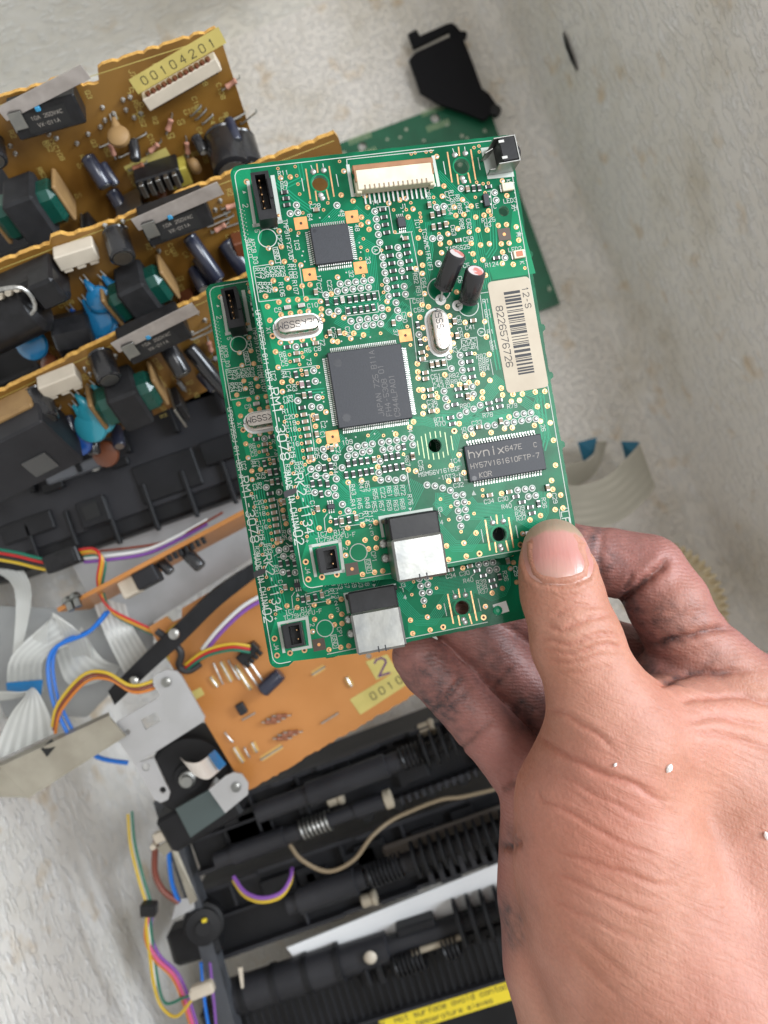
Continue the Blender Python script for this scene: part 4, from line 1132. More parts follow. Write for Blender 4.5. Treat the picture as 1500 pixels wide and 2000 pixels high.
# skin tone: palm side rosy, back of the thumb tan; grime rubbed into pads and folds
rosy = np.zeros(len(co)); grime = np.zeros(len(co))
nz = .5 + .5 * np.sin(co[:, 0] * 1.1 + 2 * np.sin(co[:, 1] * .6)) * np.sin(co[:, 1] * .9 + co[:, 2] * .7)
rosy += np.clip((dep - 189) / 8, 0, 1)
for px, py, r, v, d0, d1 in [(845, 1318, 55, .75, 195, 250), (868, 1368, 50, .85, 195, 250), (905, 1420, 40, .3, 195, 250), (1030, 1385, 45, .6, 195, 250), (955, 1300, 70, .35, 195, 250),
        (1235, 1180, 45, .85, 190, 250), (1290, 1215, 60, .65, 190, 250), (1350, 1200, 45, .35, 190, 250), (1180, 1100, 60, .55, 190, 250), (1150, 1060, 40, .6, 190, 250), (1240, 1075, 60, .25, 190, 250),
        (1255, 1310, 50, .75, 185, 250), (1300, 1330, 60, .55, 185, 250), (1390, 1300, 50, .35, 185, 250), (985, 1790, 45, .75, 175, 250), (1000, 1830, 30, .6, 175, 250), (1000, 1640, 30, .5, 175, 250), (1010, 1240, 40, .35, 195, 250), (1100, 1510, 40, .1, 0, 250)]:
    d = np.hypot(PXY[:, 0] - px, (PXY[:, 1] - py))
    grime = np.maximum(grime, v * np.exp(-(d / r) ** 2) * ((dep > d0) & (dep < d1)) * (.55 + .7 * nz))
grime = np.clip(grime + .22 * np.clip((dep - 197) / 6, 0, 1) + foldmask * np.clip((dep - 186) / 8, 0, 1) * .6, 0, 1)
red_crease = np.clip(foldmask * .62 + .5 * np.exp(-(np.hypot(PXY[:, 0] - 1170, PXY[:, 1] - 1640) / 150) ** 2), 0, 1)  # redder ball of the thumb; shade of the creases put into the colour
for nm, arr in (('rosy', rosy), ('grime', grime), ('red_crease', red_crease)):
    at_ = hm.attributes.new(nm, 'FLOAT', 'POINT'); at_.data.foreach_set('value', arr.astype(np.float32))
def skin_mat():
    m = bpy.data.materials.new('skin'); m.use_nodes = True
    nt = m.node_tree; b = nt.nodes['Principled BSDF']; N = nt.nodes.new; L = nt.links.new
    b.inputs['Roughness'].default_value = .50; b.inputs['Specular IOR Level'].default_value = .38
    b.inputs['Subsurface Weight'].default_value = .18; b.inputs['Subsurface Radius'].default_value = (1.0, .35, .2); b.inputs['Subsurface Scale'].default_value = .0016
    tc = N('ShaderNodeTexCoord')
    def attr(n):
        a = N('ShaderNodeAttribute'); a.attribute_name = n; return a.outputs['Fac']
    def mixc(f, a, c, bt='MIX'):
        x = N('ShaderNodeMix'); x.data_type = 'RGBA'; x.blend_type = bt
        if hasattr(f, 'links') or not isinstance(f, (int, float)): L(f, x.inputs[0])
        else: x.inputs[0].default_value = f
        for k, v in ((6, a), (7, c)):
            if isinstance(v, tuple): x.inputs[k].default_value = v
            else: L(v, x.inputs[k])
        return x.outputs[2]
    n = N('ShaderNodeTexNoise'); n.inputs['Scale'].default_value = 70; n.inputs['Detail'].default_value = 6; L(tc.outputs['Object'], n.inputs['Vector'])
    rm_ = N('ShaderNodeValToRGB'); rm_.color_ramp.elements[0].position = .36; rm_.color_ramp.elements[1].position = .64
    rm_.color_ramp.elements[0].color = (.40, .178, .118, 1); rm_.color_ramp.elements[1].color = (.50, .248, .178, 1)
    L(n.outputs['Fac'], rm_.inputs['Fac'])
    base = rm_.outputs['Color']
    n9 = N('ShaderNodeTexNoise'); n9.inputs['Scale'].default_value = 26; n9.inputs['Detail'].default_value = 3; L(tc.outputs['Object'], n9.inputs['Vector'])
    r9 = N('ShaderNodeMapRange'); r9.inputs['From Min'].default_value = .45; r9.inputs['From Max'].default_value = .7; r9.inputs['To Max'].default_value = .55; L(n9.outputs['Fac'], r9.inputs['Value'])
    base = mixc(r9.outputs['Result'], base, (.44, .178, .135, 1))
    base = mixc(attr('rosy'), base, (.34, .145, .122, 1))
    base = mixc(attr('red_crease'), base, (.39, .135, .092, 1))
    g = N('ShaderNodeTexNoise'); g.inputs['Scale'].default_value = 420; g.inputs['Detail'].default_value = 6; g.inputs['Roughness'].default_value = .7; L(tc.outputs['Object'], g.inputs['Vector'])
    ml = N('ShaderNodeMath'); ml.operation = 'MULTIPLY'; L(attr('grime'), ml.inputs[0])
    mr = N('ShaderNodeMapRange'); mr.inputs['From Min'].default_value = .28; mr.inputs['From Max'].default_value = .72; mr.inputs['To Min'].default_value = .40; mr.inputs['To Max'].default_value = 1.35; L(g.outputs['Fac'], mr.inputs['Value'])
    L(mr.outputs['Result'], ml.inputs[1])
    base = mixc(ml.outputs[0], base, (.045, .033, .036, 1))
    sp = N('ShaderNodeTexNoise'); sp.inputs['Scale'].default_value = 1100; sp.inputs['Detail'].default_value = 3; L(tc.outputs['Object'], sp.inputs['Vector'])
    rs = N('ShaderNodeValToRGB'); rs.color_ramp.elements[0].position = .3; rs.color_ramp.elements[1].position = .7; rs.color_ramp.elements[0].color = (.93, .92, .91, 1); rs.color_ramp.elements[1].color = (1.04, 1.03, 1.02, 1)
    L(sp.outputs['Fac'], rs.inputs['Fac'])
    base = mixc(1.0, base, rs.outputs['Color'], 'MULTIPLY')
    L(base, b.inputs['Base Color'])
    # fine relief: cell-like skin texture, finger ridges
    vo = N('ShaderNodeTexVoronoi'); vo.inputs['Scale'].default_value = 1100; vo.feature = 'DISTANCE_TO_EDGE'
    mp = N('ShaderNodeMapping'); mp.inputs['Scale'].default_value = (1.0, .55, 1.0); mp.inputs['Rotation'].default_value = (0, 0, .5); L(tc.outputs['Object'], mp.inputs['Vector']); L(mp.outputs['Vector'], vo.inputs['Vector'])
    b1 = N('ShaderNodeBump'); b1.inputs['Strength'].default_value = .34; b1.inputs['Distance'].default_value = .0003; L(vo.outputs['Distance'], b1.inputs['Height'])
    wv = N('ShaderNodeTexWave'); wv.inputs['Scale'].default_value = 330; wv.inputs['Distortion'].default_value = 9; wv.inputs['Detail'].default_value = 1.5; wv.inputs['Detail Scale'].default_value = .4; wv.bands_direction = 'Y'; L(tc.outputs['Object'], wv.inputs['Vector'])
    b2 = N('ShaderNodeBump'); b2.inputs['Distance'].default_value = .00025; L(wv.outputs['Fac'], b2.inputs['Height']); L(b1.outputs['Normal'], b2.inputs['Normal'])
    m2 = N('ShaderNodeMath'); m2.operation = 'MULTIPLY'; m2.inputs[1].default_value = .20; L(attr('rosy'), m2.inputs[0]); L(m2.outputs[0], b2.inputs['Strength'])
    nb = N('ShaderNodeTexNoise'); nb.inputs['Scale'].default_value = 340; nb.inputs['Detail'].default_value = 5; L(tc.outputs['Object'], nb.inputs['Vector'])
    b3 = N('ShaderNodeBump'); b3.inputs['Strength'].default_value = .30; b3.inputs['Distance'].default_value = .0007; L(nb.outputs['Fac'], b3.inputs['Height']); L(b2.outputs['Normal'], b3.inputs['Normal'])
    # fine wrinkle lines running across the thumb and the ball of the thumb
    mw = N('ShaderNodeMapping'); mw.vector_type = 'TEXTURE'; mw.inputs['Rotation'].default_value = (0, 0, math.radians(-24)); mw.inputs['Scale'].default_value = (5.0, 1.0, 3.0); L(tc.outputs['Object'], mw.inputs['Vector'])
    nw = N('ShaderNodeTexNoise'); nw.inputs['Scale'].default_value = 700; nw.inputs['Detail'].default_value = 3; nw.inputs['Distortion'].default_value = .6; L(mw.outputs['Vector'], nw.inputs['Vector'])
    b4 = N('ShaderNodeBump'); b4.inputs['Strength'].default_value = .62; b4.inputs['Distance'].default_value = .0004; L(nw.outputs['Fac'], b4.inputs['Height']); L(b3.outputs['Normal'], b4.inputs['Normal'])
    L(b4.outputs['Normal'], b.inputs['Normal'])
    return m
hm.materials.append(skin_mat())
hand = tag(link('hand', hm), 'bare right hand with grimy fingers pinching the two green circuit boards', 'hand')
# thumbnail, laid on the skin
from mathutils.bvhtree import BVHTree
bvh = BVHTree.FromPolygons([tuple(p) for p in co2], [tuple(map(int, p)) for p in quads])
Cn = np.array([1089, 1084.0]); ring0 = np.array(NAIL[:-1], float); ring0[:, 0] = 1089 + (ring0[:, 0] - 1089) * 1.07
rings = 7; npt = 42
P = []
for i in range(npt):
    s = i / npt * len(ring0); k = int(s); f = s - k; P.append(ring0[k % len(ring0)] * (1 - f) + ring0[(k + 1) % len(ring0)] * f)
P = np.array(P)
for _ in range(1): P = .5 * P + .25 * (np.roll(P, 1, 0) + np.roll(P, -1, 0))
vs, fs, lift = [], [], []
for j in range(rings + 1):
    r = j / rings
    for i in range(npt):
        x, y = Cn + (P[i] - Cn) * r
        free = max(0, (1046 - y) / 20)          # free edge stands clear of the flesh
        D_ = at(x, y, 1) - C0
        h = bvh.ray_cast(C0, D_.normalized())
        z = .42 * (1 - r ** 6) + .02 + .5 * max(0, free) * 0
        p = (h[0] + h[1].normalized() * z) if h[0] is not None and (CZ - h[0].z) < 190 else at(x, y, 186.5)
        if y < 1040 : p = p + Vector((0, 0, .35 * min(1, (1040 - y) / 10)))
        vs.append(tuple(p))
# smooth the plate
V_ = np.array(vs).reshape(rings + 1, npt, 3)
for _ in range(6):
    V2 = V_.copy(); V2[1:-1] = .5 * V_[1:-1] + .125 * (V_[:-2] + V_[2:] + np.roll(V_, 1, 1)[1:-1] + np.roll(V_, -1, 1)[1:-1]); V2[0] = V_[1].mean(0); V_ = V2
vs = [tuple(p) for p in V_.reshape(-1, 3)]
for j in range(rings):
    for i in range(npt): fs.append((j * npt + i, (j + 1) * npt + i, (j + 1) * npt + (i + 1) % npt, j * npt + (i + 1) % npt))
def nail_mat():
    m = bpy.data.materials.new('nail'); m.use_nodes = True
    nt = m.node_tree; b = nt.nodes['Principled BSDF']; N = nt.nodes.new; L = nt.links.new
    b.inputs['Roughness'].default_value = .30; b.inputs['Subsurface Weight'].default_value = .1; b.inputs['Subsurface Scale'].default_value = .001
    a = N('ShaderNodeAttribute'); a.attribute_name = 'tip'
    r = N('ShaderNodeValToRGB'); e = r.color_ramp.elements
    e[0].position = 0.0; e[0].color = (.52, .29, .24, 1); e[1].position = 1.0; e[1].color = (.27, .20, .14, 1)
    for p_, c_ in ((.30, (.48, .21, .18, 1)), (.62, (.47, .23, .195, 1)), (.70, (.34, .24, .165, 1))):
        x = e.new(p_); x.color = c_
    L(a.outputs['Fac'], r.inputs['Fac']); L(r.outputs['Color'], b.inputs['Base Color'])
    tc = N('ShaderNodeTexCoord'); n = N('ShaderNodeTexNoise'); n.inputs['Scale'].default_value = 500
    mp = N('ShaderNodeMapping'); mp.inputs['Scale'].default_value = (3, .25, 1); L(tc.outputs['Object'], mp.inputs['Vector']); L(mp.outputs['Vector'], n.inputs['Vector'])
    bp = N('ShaderNodeBump'); bp.inputs['Strength'].default_value = .22; bp.inputs['Distance'].default_value = .0003; L(n.outputs['Fac'], bp.inputs['Height']); L(bp.outputs['Normal'], b.inputs['Normal'])
    return m
mb = MB(); mb.add(vs, fs, nail_mat())
nm = mb.mesh('thumbnail'); nm.polygons.foreach_set('use_smooth', [True] * len(fs))
tipv = []
for p in vs:
    dd = CZ - p[2]; y = 1000 - F * p[1] / dd; x = 750 + F * p[0] / dd
    edge = 1034 + .0050 * (x - 1088) ** 2      # smile line of the free edge
    tipv.append(min(1, max(0, .66 + (edge - y) / 30 if y < edge else .66 - (y - edge) / 130)))
at_ = nm.attributes.new('tip', 'FLOAT', 'POINT'); at_.data.foreach_set('value', tipv)
link('thumbnail', nm, hand)
# crumbs of foam stuck to the skin
CRUMB = mat('foam_crumb', (.85, .85, .83), .6)
for px, py, sx, sy, a, lab in [(1306, 1500, 6, 9, -.5, 'largest white foam crumb stuck on the base of the thumb'), (1496, 1632, 5, 9, .3, 'white foam crumb on the hand at the right edge'), (1201, 1493, 3, 4, -.6, 'tiny white foam speck beside the thumb fold')]:
    h = bvh.ray_cast(C0, (at(px, py, 1) - C0).normalized()); p = h[0]
    mb = MB(); k = 1 / 8.3; vv_ = []; rr = random.Random(px)
    T = Matrix.Translation(p) @ Matrix.Rotation(a, 4, 'Z')
    mb.lathe((0, -sy * k, .3), (0, 1, 0), [(0, .1), (sy * k * .5, sx * k * .8), (sy * k * 1.1, sx * k), (sy * k * 1.6, sx * k * .7), (sy * k * 2, .1)], CRUMB, 7, T)
    single('foam_crumb', mb, lab, 'crumb', group='foam crumbs on the hand')
# ------------------------------------------------------------------ clutter in the box
PHEN = mat('phenolic_brown', (.15, .068, .011), .36, 0, (.24, .12, .022), 45, coat=.1)
PHENE = mat('phenolic_edge', (.72, .42, .10), .7, 0, (.52, .27, .06), 700, bump=.4, bscale=900)
PHENO = mat('phenolic_orange', (.47, .185, .042), .42, 0, (.53, .22, .058), 40, coat=.15)
BLK2 = mat('housing_black', (.007, .007, .008), .5, 0, (.013, .013, .015), 60, bump=.08, bscale=1200, spec=.3)
BLK3 = mat('housing_charcoal', (.026, .026, .030), .50, 0, (.016, .016, .019), 50, bump=.08, bscale=1200, spec=.35)
NYLON = mat('plastic_white', (.60, .53, .43), .5, 0, (.52, .46, .37), 120)
GTAPE = mat('tape_green', (.004, .055, .040), .28, 0, (.006, .075, .055), 120, coat=.2)
BOBB = mat('bobbin_tan', (.30, .18, .07), .6, 0, (.24, .14, .055), 150)
BLUEC = mat('ceramic_blue', (.012, .16, .36), .2, 0, (.02, .20, .42), 80, coat=.5)
CYANC = mat('ceramic_cyan', (.03, .30, .40), .2, coat=.5)
BROWNC = mat('ceramic_brown', (.14, .045, .02), .3)
STICK = mat('sticker_yellow', (.58, .48, .15), .6, 0, (.50, .41, .12), 100)
YEL = mat('tape_yellow', (.75, .58, .03), .5)
ZINC = mat('zinc_sheet', (.52, .52, .53), .45, .4, (.45, .45, .45), 60, bump=.06, bscale=500)
ZINCL = mat('zinc_lever', (.60, .56, .54), .34, .9, (.48, .44, .42), 200, bump=.08, bscale=600)
RIB = mat('ribbon_film', (.62, .63, .61), .38, 0, (.52, .53, .50), 60, coat=.2)
RIBB = mat('ribbon_blue', (.01, .17, .42), .4)
TANM = mat('metal_tan', (.42, .39, .32), .42, .45, (.34, .31, .25), 90)
def wirem(n, c): return mat('wire_' + n, c, .42)
WY, WO, WR, WB, WW, WBR, WG, WP, WPK, WK = (wirem('yellow', (.62, .42, .03)), wirem('orange', (.62, .20, .03)), wirem('red', (.50, .02, .02)), wirem('blue', (.01, .16, .62)), wirem('white', (.70, .70, .68)),
    wirem('brown', (.20, .05, .03)), wirem('green', (.01, .16, .10)), wirem('purple', (.22, .08, .36)), wirem('pink', (.62, .10, .24)), wirem('black', (.02, .02, .022)))

def smooth_path(P, n=6):
    P = [Vector(p) for p in P]; out = []
    for i in range(len(P) - 1):
        a, b, c, d = P[max(i - 1, 0)], P[i], P[i + 1], P[min(i + 2, len(P) - 1)]
        for k in range(n):
            t = k / n
            out.append(.5 * ((2 * b) + (c - a) * t + (2 * a - 5 * b + 4 * c - d) * t * t + (3 * b - a - 3 * c + d) * t ** 3))
    return out + [P[-1]]
def wire_path(pts, dx=0, dy=0, dd=0): return smooth_path([at(x + dx, y + dy, d + dd) for x, y, d in pts])
def wire(pts, m, label, r=.75, dx=0, dy=0, dd=0, group=None):
    mb = MB(); mb.tube(wire_path(pts, dx, dy, dd), r * .85, m, 8); return single('wire', mb, label, 'wire', True, group)

# black block added for the deep shadow under the standing boards
def e_frame(a, b, z): return Frame(box_pt(a, b, z), E1, E2)
fr = e_frame(-182, 88, 0)
ch = thing('shadow_block', 'big black block added for the deep shadow under the standing brown boards', 'added block', fr.M)
mb = MB(); mb.box((73, 22, 56), (146, 100, 112), BLK2, 2); part('base', mb, ch)
mb = MB(); mb.box((53, 100, 48), (106, 56, 96), BLK2, 2); part('rear_box', mb, ch)
for i in range(7):
    mb = MB(); mb.box((12 + i * 21, 22, 112), (2.2, 96, 12), BLK2, .3); part('rib', mb, ch)
for i in range(3):
    mb = MB(); mb.box((73, -12 + i * 32, 112.5), (140, 2.2, 9), BLK2, .3); part('rib', mb, ch)

# --- parts of the brown power boards (built in board coordinates, mm)
def lever_switch(bd, x, y, L, ang, lev, tilt=.16):
    mb = MB(); mb.box((L / 2, -5.2, 5.0), (L, 9.5, 9.6), BLKP, .5)
    o = part('lever_switch', mb, bd, loc=(x, y, 0), rz=ang)
    mb = MB(); mb.box((L * .5, -5.4, 9.9), (L * .62, 6.2, .1), mat('switch_print', (.012, .012, .012), .7))
    text(mb, '10A 250VAC', (L * .52, -4.2), 1.1, 0, MARK2, z=9.98, sw=.14); text(mb, 'VX-011A', (L * .5, -6.6), 1.1, 0, MARK2, z=9.98, sw=.14)
    part('rating_print', mb, o)
    mb = MB(); mb.box((lev / 2 - .5, -.6, 9.4), (lev, 4.6, .5), ZINCL, .1, Matrix.Rotation(tilt, 4, 'Z') @ Matrix.Rotation(-.10, 4, 'Y')); part('lever', mb, o)
    mb = MB(); mb.box((2.6, -3.4, 10.6), (4.2, 5.4, .5), STEEL, .1); mb.box((.6, -6.0, 9.2), (.5, 1.6, 2.8), STEEL, .1); part('hinge', mb, o)
    mb = MB(); mb.box((L * .45, -1.6, 10.2), (1.6, 1.6, 1.6), mat('plunger_blue', (.04, .25, .45), .4), .3); part('plunger', mb, o)
    return o
def transformer(bd, x, y, s=1.0, ang=0):
    mb = MB(); mb.box((0, 0, 12 * s), (16 * s, 25 * s, 24 * s), mat('ferrite', (.014, .014, .015), .7, 0, (.022, .022, .024), 200, spec=.3), 1)
    o = part('transformer', mb, bd, loc=(x, y, 0), rz=ang)
    mb = MB(); mb.box((0, 0, 12 * s), (34 * s, 19 * s, 17 * s), GTAPE, 2.5); part('winding', mb, o)
    for sx in (-1, 1):
        mb = MB(); mb.box((sx * 17.2 * s, 0, 9.5 * s), (2.4 * s, 20 * s, 17 * s), BOBB, .6); part('bobbin_flange', mb, o)
    return o
def standing_cap(bd, x, y, r, L, m=SLEEVE, tilt=(0.0, -.3, 1)):
    mb = MB(); d = Vector(tilt).normalized()
    mb.lathe((0, 0, .5), d, [(0, r * .85), (.5, r), (1.1, r * .94), (1.7, r), (L - .6, r), (L, r * .85)], m, 18)
    o = part('capacitor', mb, bd, smooth=True, loc=(x, y, 0))
    mb = MB(); mb.lathe(Vector((0, 0, .5)) + d * L, d, [(-.1, r * .72), (.06, r * .72)], STEELD, 16); part('vent_top', mb, o)
    return o
def disc_cap(bd, x, y, m, r=5.0, ang=.5, lean=.5):
    mb = MB(); T = Matrix.Rotation(ang, 4, 'Z') @ Matrix.Rotation(lean, 4, 'X')
    prof = [(-1.9, r * .2), (-1.7, r * .65), (-1.0, r * .93), (0, r), (1.0, r * .93), (1.7, r * .65), (1.9, r * .2)]
    mb.lathe((0, 0, r + 4.5), (0, 1, 0), prof, m, 18, T)
    mb.lathe((0, 0, 1.5), (0, 0, 1), [(0, .7), (3.5, 1.7), (6.0, 1.6)], m, 10, T)
    o = part('disc_capacitor', mb, bd, smooth=True, loc=(x, y, 0))
    mb = MB()
    for s in (-1, 1): mb.cyl((s * .9, 0, 0), (s * .9, 0, 2.5), .3, .3, TIN, 6, True, T)
    part('lead', mb, o)
def plug_housing(bd, x, y, n=3, ang=0):
    mb = MB(); mb.box((0, 0, 3.2), (4.4 * n, 5.5, 6.4), NYLON, .4)
    o = part('connector_housing', mb, bd, loc=(x, y, 0), rz=ang)
    for k in range(n):
        mb = MB(); mb.box(((k - (n - 1) / 2) * 4.4, -3.2, 3.4), (3.0, 1.6, 5.4), NYLON, .3); mb.box(((k - (n - 1) / 2) * 4.4, -4.1, 2.2), (.5, .6, 3.4), BLKP); part('rib', mb, o)
def jumper(bd, a, b, h=1.2):
    mb = MB(); mb.tube([(a[0], a[1], -.4), (a[0], a[1], h * .8), (a[0] * .85 + b[0] * .15, a[1] * .85 + b[1] * .15, h), (a[0] * .15 + b[0] * .85, a[1] * .15 + b[1] * .85, h), (b[0], b[1], h * .8), (b[0], b[1], -.4)], .32, TIN, 6)
    part('jumper_wire', mb, bd, smooth=True)
def film_res(bd, x, y, ang, m=None):
    mb = MB(); m = m or mat('resistor_pink', (.42, .20, .14), .5)
    mb.lathe((-2.2, 0, 1.4), (1, 0, 0), [(0, .5), (.3, .95), (1.0, .95), (1.3, .8), (3.1, .8), (3.4, .95), (4.1, .95), (4.4, .5)], m, 10)
    mb.tube([(-3.6, 0, -.3), (-3.6, 0, 1.4), (3.6, 0, 1.4), (3.6, 0, -.3)], .28, TIN, 6)
    part('resistor', mb, bd, smooth=True, loc=(x, y, 0), rz=ang)
def solder_pegs(bd, pts):
    mb = MB()
    for x, y in pts:
        mb.lathe((x, y, 0), (0, 0, 1), [(0, .9), (.5, .6), (1.1, .3)], TIN, 8); mb.cyl((x, y, .5), (x + .3, y + .4, 2.2), .28, .2, TIN, 6)
    part('clipped_lead', mb, bd, kind='stuff')
def power_board(O, X, len0, len1, H, label, notch=None, extra_out=None, m=PHEN):
    o = at(*O); f = Frame(o, at(*X) - o, E2 * 55 - E1 * 8 + Vector((0, 0, 80)))
    bd = thing('power_board', label, 'circuit board', f.M, 'brown power boards standing in the box')
    rnd = random.Random(int(O[1])); P = []; x = len0
    def nb(x): return rnd.uniform(-.14, .10) + rnd.choice((0, 0, 0, 0, -.55))
    top = []
    while x < len1:
        y = nb(x)
        if notch:
            for n0, n1, dpt in notch:
                if n0 <= x <= n1: y -= dpt
        top.append((x, y)); x += 1.7
    top.append((len1, .2))
    P = [(len0, -H)] + top + [(len1 + .8, -2), (len1, -H)]
    mb = MB(); mb.prism(P[::-1], -2.1, 0, m)
    me = mb.mesh('laminate'); me.materials.append(PHENE)
    for p in me.polygons:
        if abs(p.normal.z) < .5: p.material_index = 1
    link('laminate', me, bd)
    mb = MB()
    mb.seg((len0, -2.2), (len1 - 1, -2.2), .25, .02, STICK)
    for k in range(60):
        a, b = rnd.uniform(len0 + 3, len1 - 4), -rnd.uniform(4, 40)
        text(mb, rnd.choice(['R2', 'C4', 'D1', 'J7', 'Q3', 'R52', 'C108']), (a, b), 1.5, rnd.choice([0, -math.pi / 2]), STICK, z=.02, sw=.12)
    part('silkscreen', mb, bd)
    return bd, f
A, fA = power_board((0, 190, 245), (427, 54, 245), -12, 71.5, 75, 'topmost brown power board with white slotted connector and long number sticker', [(24.6, 31, 4.2)])
sp = [fA.loc(*p) for p in ((200, 210), (222, 222), (246, 215), (262, 230), (205, 235), (232, 250), (150, 280), (172, 262), (196, 248), (240, 195), (254, 190), (95, 262), (110, 270), (20, 285), (30, 300), (275, 222))]
solder_pegs(A, sp)
# number sticker and slotted connector
c0, c1 = Vector(fA.loc(262, 172)), Vector(fA.loc(438, 75)); u = (c1 - c0).normalized(); v = Vector((-u.y, u.x))
mb = MB(); s0 = c0 - v * 2.2; s1 = c1 - v * 1.4
mb.prism([s0, s1, s1 + v * 5.2, s0 + v * 5.2], .02, .10, STICK)
so = part('number_sticker', mb, A); mb = MB(); text(mb, '00104201', (s0 + s1) / 2 + v * 2.4, 2.5, math.atan2(u.y, u.x), INK, z=.12, sw=.11, adv=8.6); part('print', mb, so)
P = [Vector(fA.loc(*p, 5)) for p in ((277, 192), (420, 110), (437, 140), (292, 222))]
c = sum(P, Vector((0, 0))) / 4; u = (P[1] - P[0]).normalized(); w = (P[1] - P[0]).length; h = (P[3] - P[0]).length
mb = MB(); mb.box((0, 0, 2.6), (w, h * .8, 5.2), NYLON, .3)
co_ = part('slotted_connector', mb, A, loc=(c.x, c.y, 0), rz=math.atan2(u.y, u.x))
for k in range(12):
    mb = MB(); x = (k - 5.5) * (w - 3) / 12; mb.cyl((x, h * .38, 4.2), (x, h * .38 + 1.2, 4.2), .9, .9, BROWNC, 8); part('wire_port', mb, co_)
mb = MB()
for k in range(24): mb.box(((k - 11.5) * (w - 3) / 24, -h * .40, 4.6), (.32, .4, 1.4), BLKP)
part('slot_row', mb, co_)
x, y = fA.loc(8, 212, 8); lever_switch(A, x, y, 22, math.radians(-2), 31, .22)
x, y = fA.loc(-18, 285, 4); standing_cap(A, x, y, 4, 9)
x, y = fA.loc(62, 408, 8); transformer(A, x, y, .70, .05)
for p, r, L in [((170, 305), 2.6, 11), ((218, 372), 2.6, 12), ((200, 318), 1.6, 8)]:
    x, y = fA.loc(*p); standing_cap(A, x, y, r, L, mat('sleeve_navy', (.022, .025, .045), .3, coat=.3), (.35, -1.1, 1))
x, y = fA.loc(440, 285, 6); standing_cap(A, x, y, 7, 16); x, y = fA.loc(470, 290, 6); standing_cap(A, x, y, 6, 14)
mb = MB(); mb.box((0, 0, 4), (8, 7, 8), mat('cap_box_yellow', (.48, .40, .07), .5), .5); x, y = fA.loc(350, 350, 8); part('film_capacitor', mb, A, loc=(x, y, 0))
mb = MB(); mb.box((0, 0, 5), (16, 6, 10), BLKP, .5); x, y = fA.loc(310, 345, 6); o = part('heat_sink', mb, A, loc=(x, y, 0))
for k in range(5):
    mb = MB(); mb.box(((k - 2) * 3, 0, 11), (1.6, 5, 3), STEELD, .2); part('fin', mb, o)
for a, b in [((195, 285), (250, 258)), ((232, 305), (258, 292)), ((372, 225), (392, 205)), ((382, 232), (402, 212)), ((395, 240), (415, 222)), ((418, 248), (478, 218)), ((420, 243), (470, 225)), ((285, 258), (262, 270)), ((500, 215), (470, 240))]:
    jumper(A, fA.loc(*a), fA.loc(*b))
for p, ang in [((300, 285), .4), ((330, 240), .9), ((365, 285), 1.3), ((450, 160), .3)]:
    x, y = fA.loc(*p); film_res(A, x, y, ang)
mb = MB(); 
for a, b in [((255, 330), (320, 300))]: mb.seg(fA.loc(*a), fA.loc(*b), 3.4, .02, STICK)
part('tape_mark', mb, A)

B, fB = power_board((0, 512, 250), (377, 367, 250), -12, 116, 46, 'middle brown power board with white connector block and blue disc capacitors', [(17, 22, -1.6), (30, 60, .8)])
x, y = fB.loc(268, 428, 8); lever_switch(B, x, y, 22, math.radians(-1), 30, .12)
x, y = fB.loc(150, 505, 6); plug_housing(B, x, y, 3, math.radians(-4))
x, y = fB.loc(274, 574, 8); transformer(B, x, y, .64, .09)
x, y = fB.loc(228, 472, 6); standing_cap(B, x, y, 4.2, 11)
for p in [(330, 445), (350, 455), (200, 445), (215, 432), (420, 400), (445, 395), (180, 470), (310, 470)]:
    pass
solder_pegs(B, [fB.loc(*p) for p in ((205, 440), (240, 432), (245, 445), (420, 410), (440, 418), (310, 490), (430, 392), (60, 545), (28, 550), (52, 538), (300, 478))])
for p, m, r, a in [((158, 592), BLUEC, 5.6, .3), ((192, 575), BLUEC, 5.2, .45), ((165, 600), BLUEC, 6.2, .2)]:
    x, y = fB.loc(*p, 4); disc_cap(B, x, y, m, r, a, .85)
for p, r, L in [((368, 460), 2.6, 17), ((440, 470), 3.4, 14), ((385, 500), 2.4, 12)]:
    x, y = fB.loc(*p); standing_cap(B, x, y, r, L, mat('sleeve_navy', (.022, .025, .045), .3, coat=.3), (.3, -1.0, .8))
for a, b in [((395, 432), (448, 410)), ((405, 440), (455, 418)), ((412, 450), (470, 430))]: jumper(B, fB.loc(*a), fB.loc(*b))
x, y = fB.loc(50, 575, 8)
mb = MB(); mb.box((0, 0, 6), (26, 12, 12), BLKP, 1); fz = part('fuse_holder', mb, B, loc=(x, y, 0), rz=.05)
mb = MB(); mb.box((9, 2, 13), (9, 10, 8), BLKP, 1); part('cap_block', mb, fz)
for k in range(4):
    mb = MB(); mb.cyl((-8 + k * 3, 4.5, 11), (-8 + k * 3, 6.5, 14), 1.2, 1.0, NYLON, 8); part('terminal', mb, fz)
mb = MB(); mb.tube(smooth_path([(-6, -4, 12), (-6, -2, 17), (3, 0, 17.5), (4, 8, 17), (-6, 10, 15)], 4), .7, TIN, 8); part('spring_clip', mb, fz, smooth=True)
x, y = fB.loc(108, 660, 8); mb = MB(); mb.lathe((0, 0, 8), (1, -.2, 0), [(0, 6), (1, 7.5), (12, 7.5), (13, 6)], BLKP, 8); part('choke', mb, B, loc=(x, y, 0))
x, y = fB.loc(20, 620, 8); mb = MB(); mb.lathe((-10, 0, 10), (1, .1, 0), [(0, 7), (2, 9), (20, 9), (22, 7)], BLKP, 16); part('relay_coil', mb, B, smooth=True, loc=(x, y, 0))
x, y = fB.loc(20, 660, 10); disc_cap(B, x, y, BLUEC, 6, .4, .9)
x, y = fB.loc(135, 625, 8); disc_cap(B, x, y, mat('ceramic_deep_blue', (.01, .07, .30), .25, coat=.4), 5.2, .4, .9)

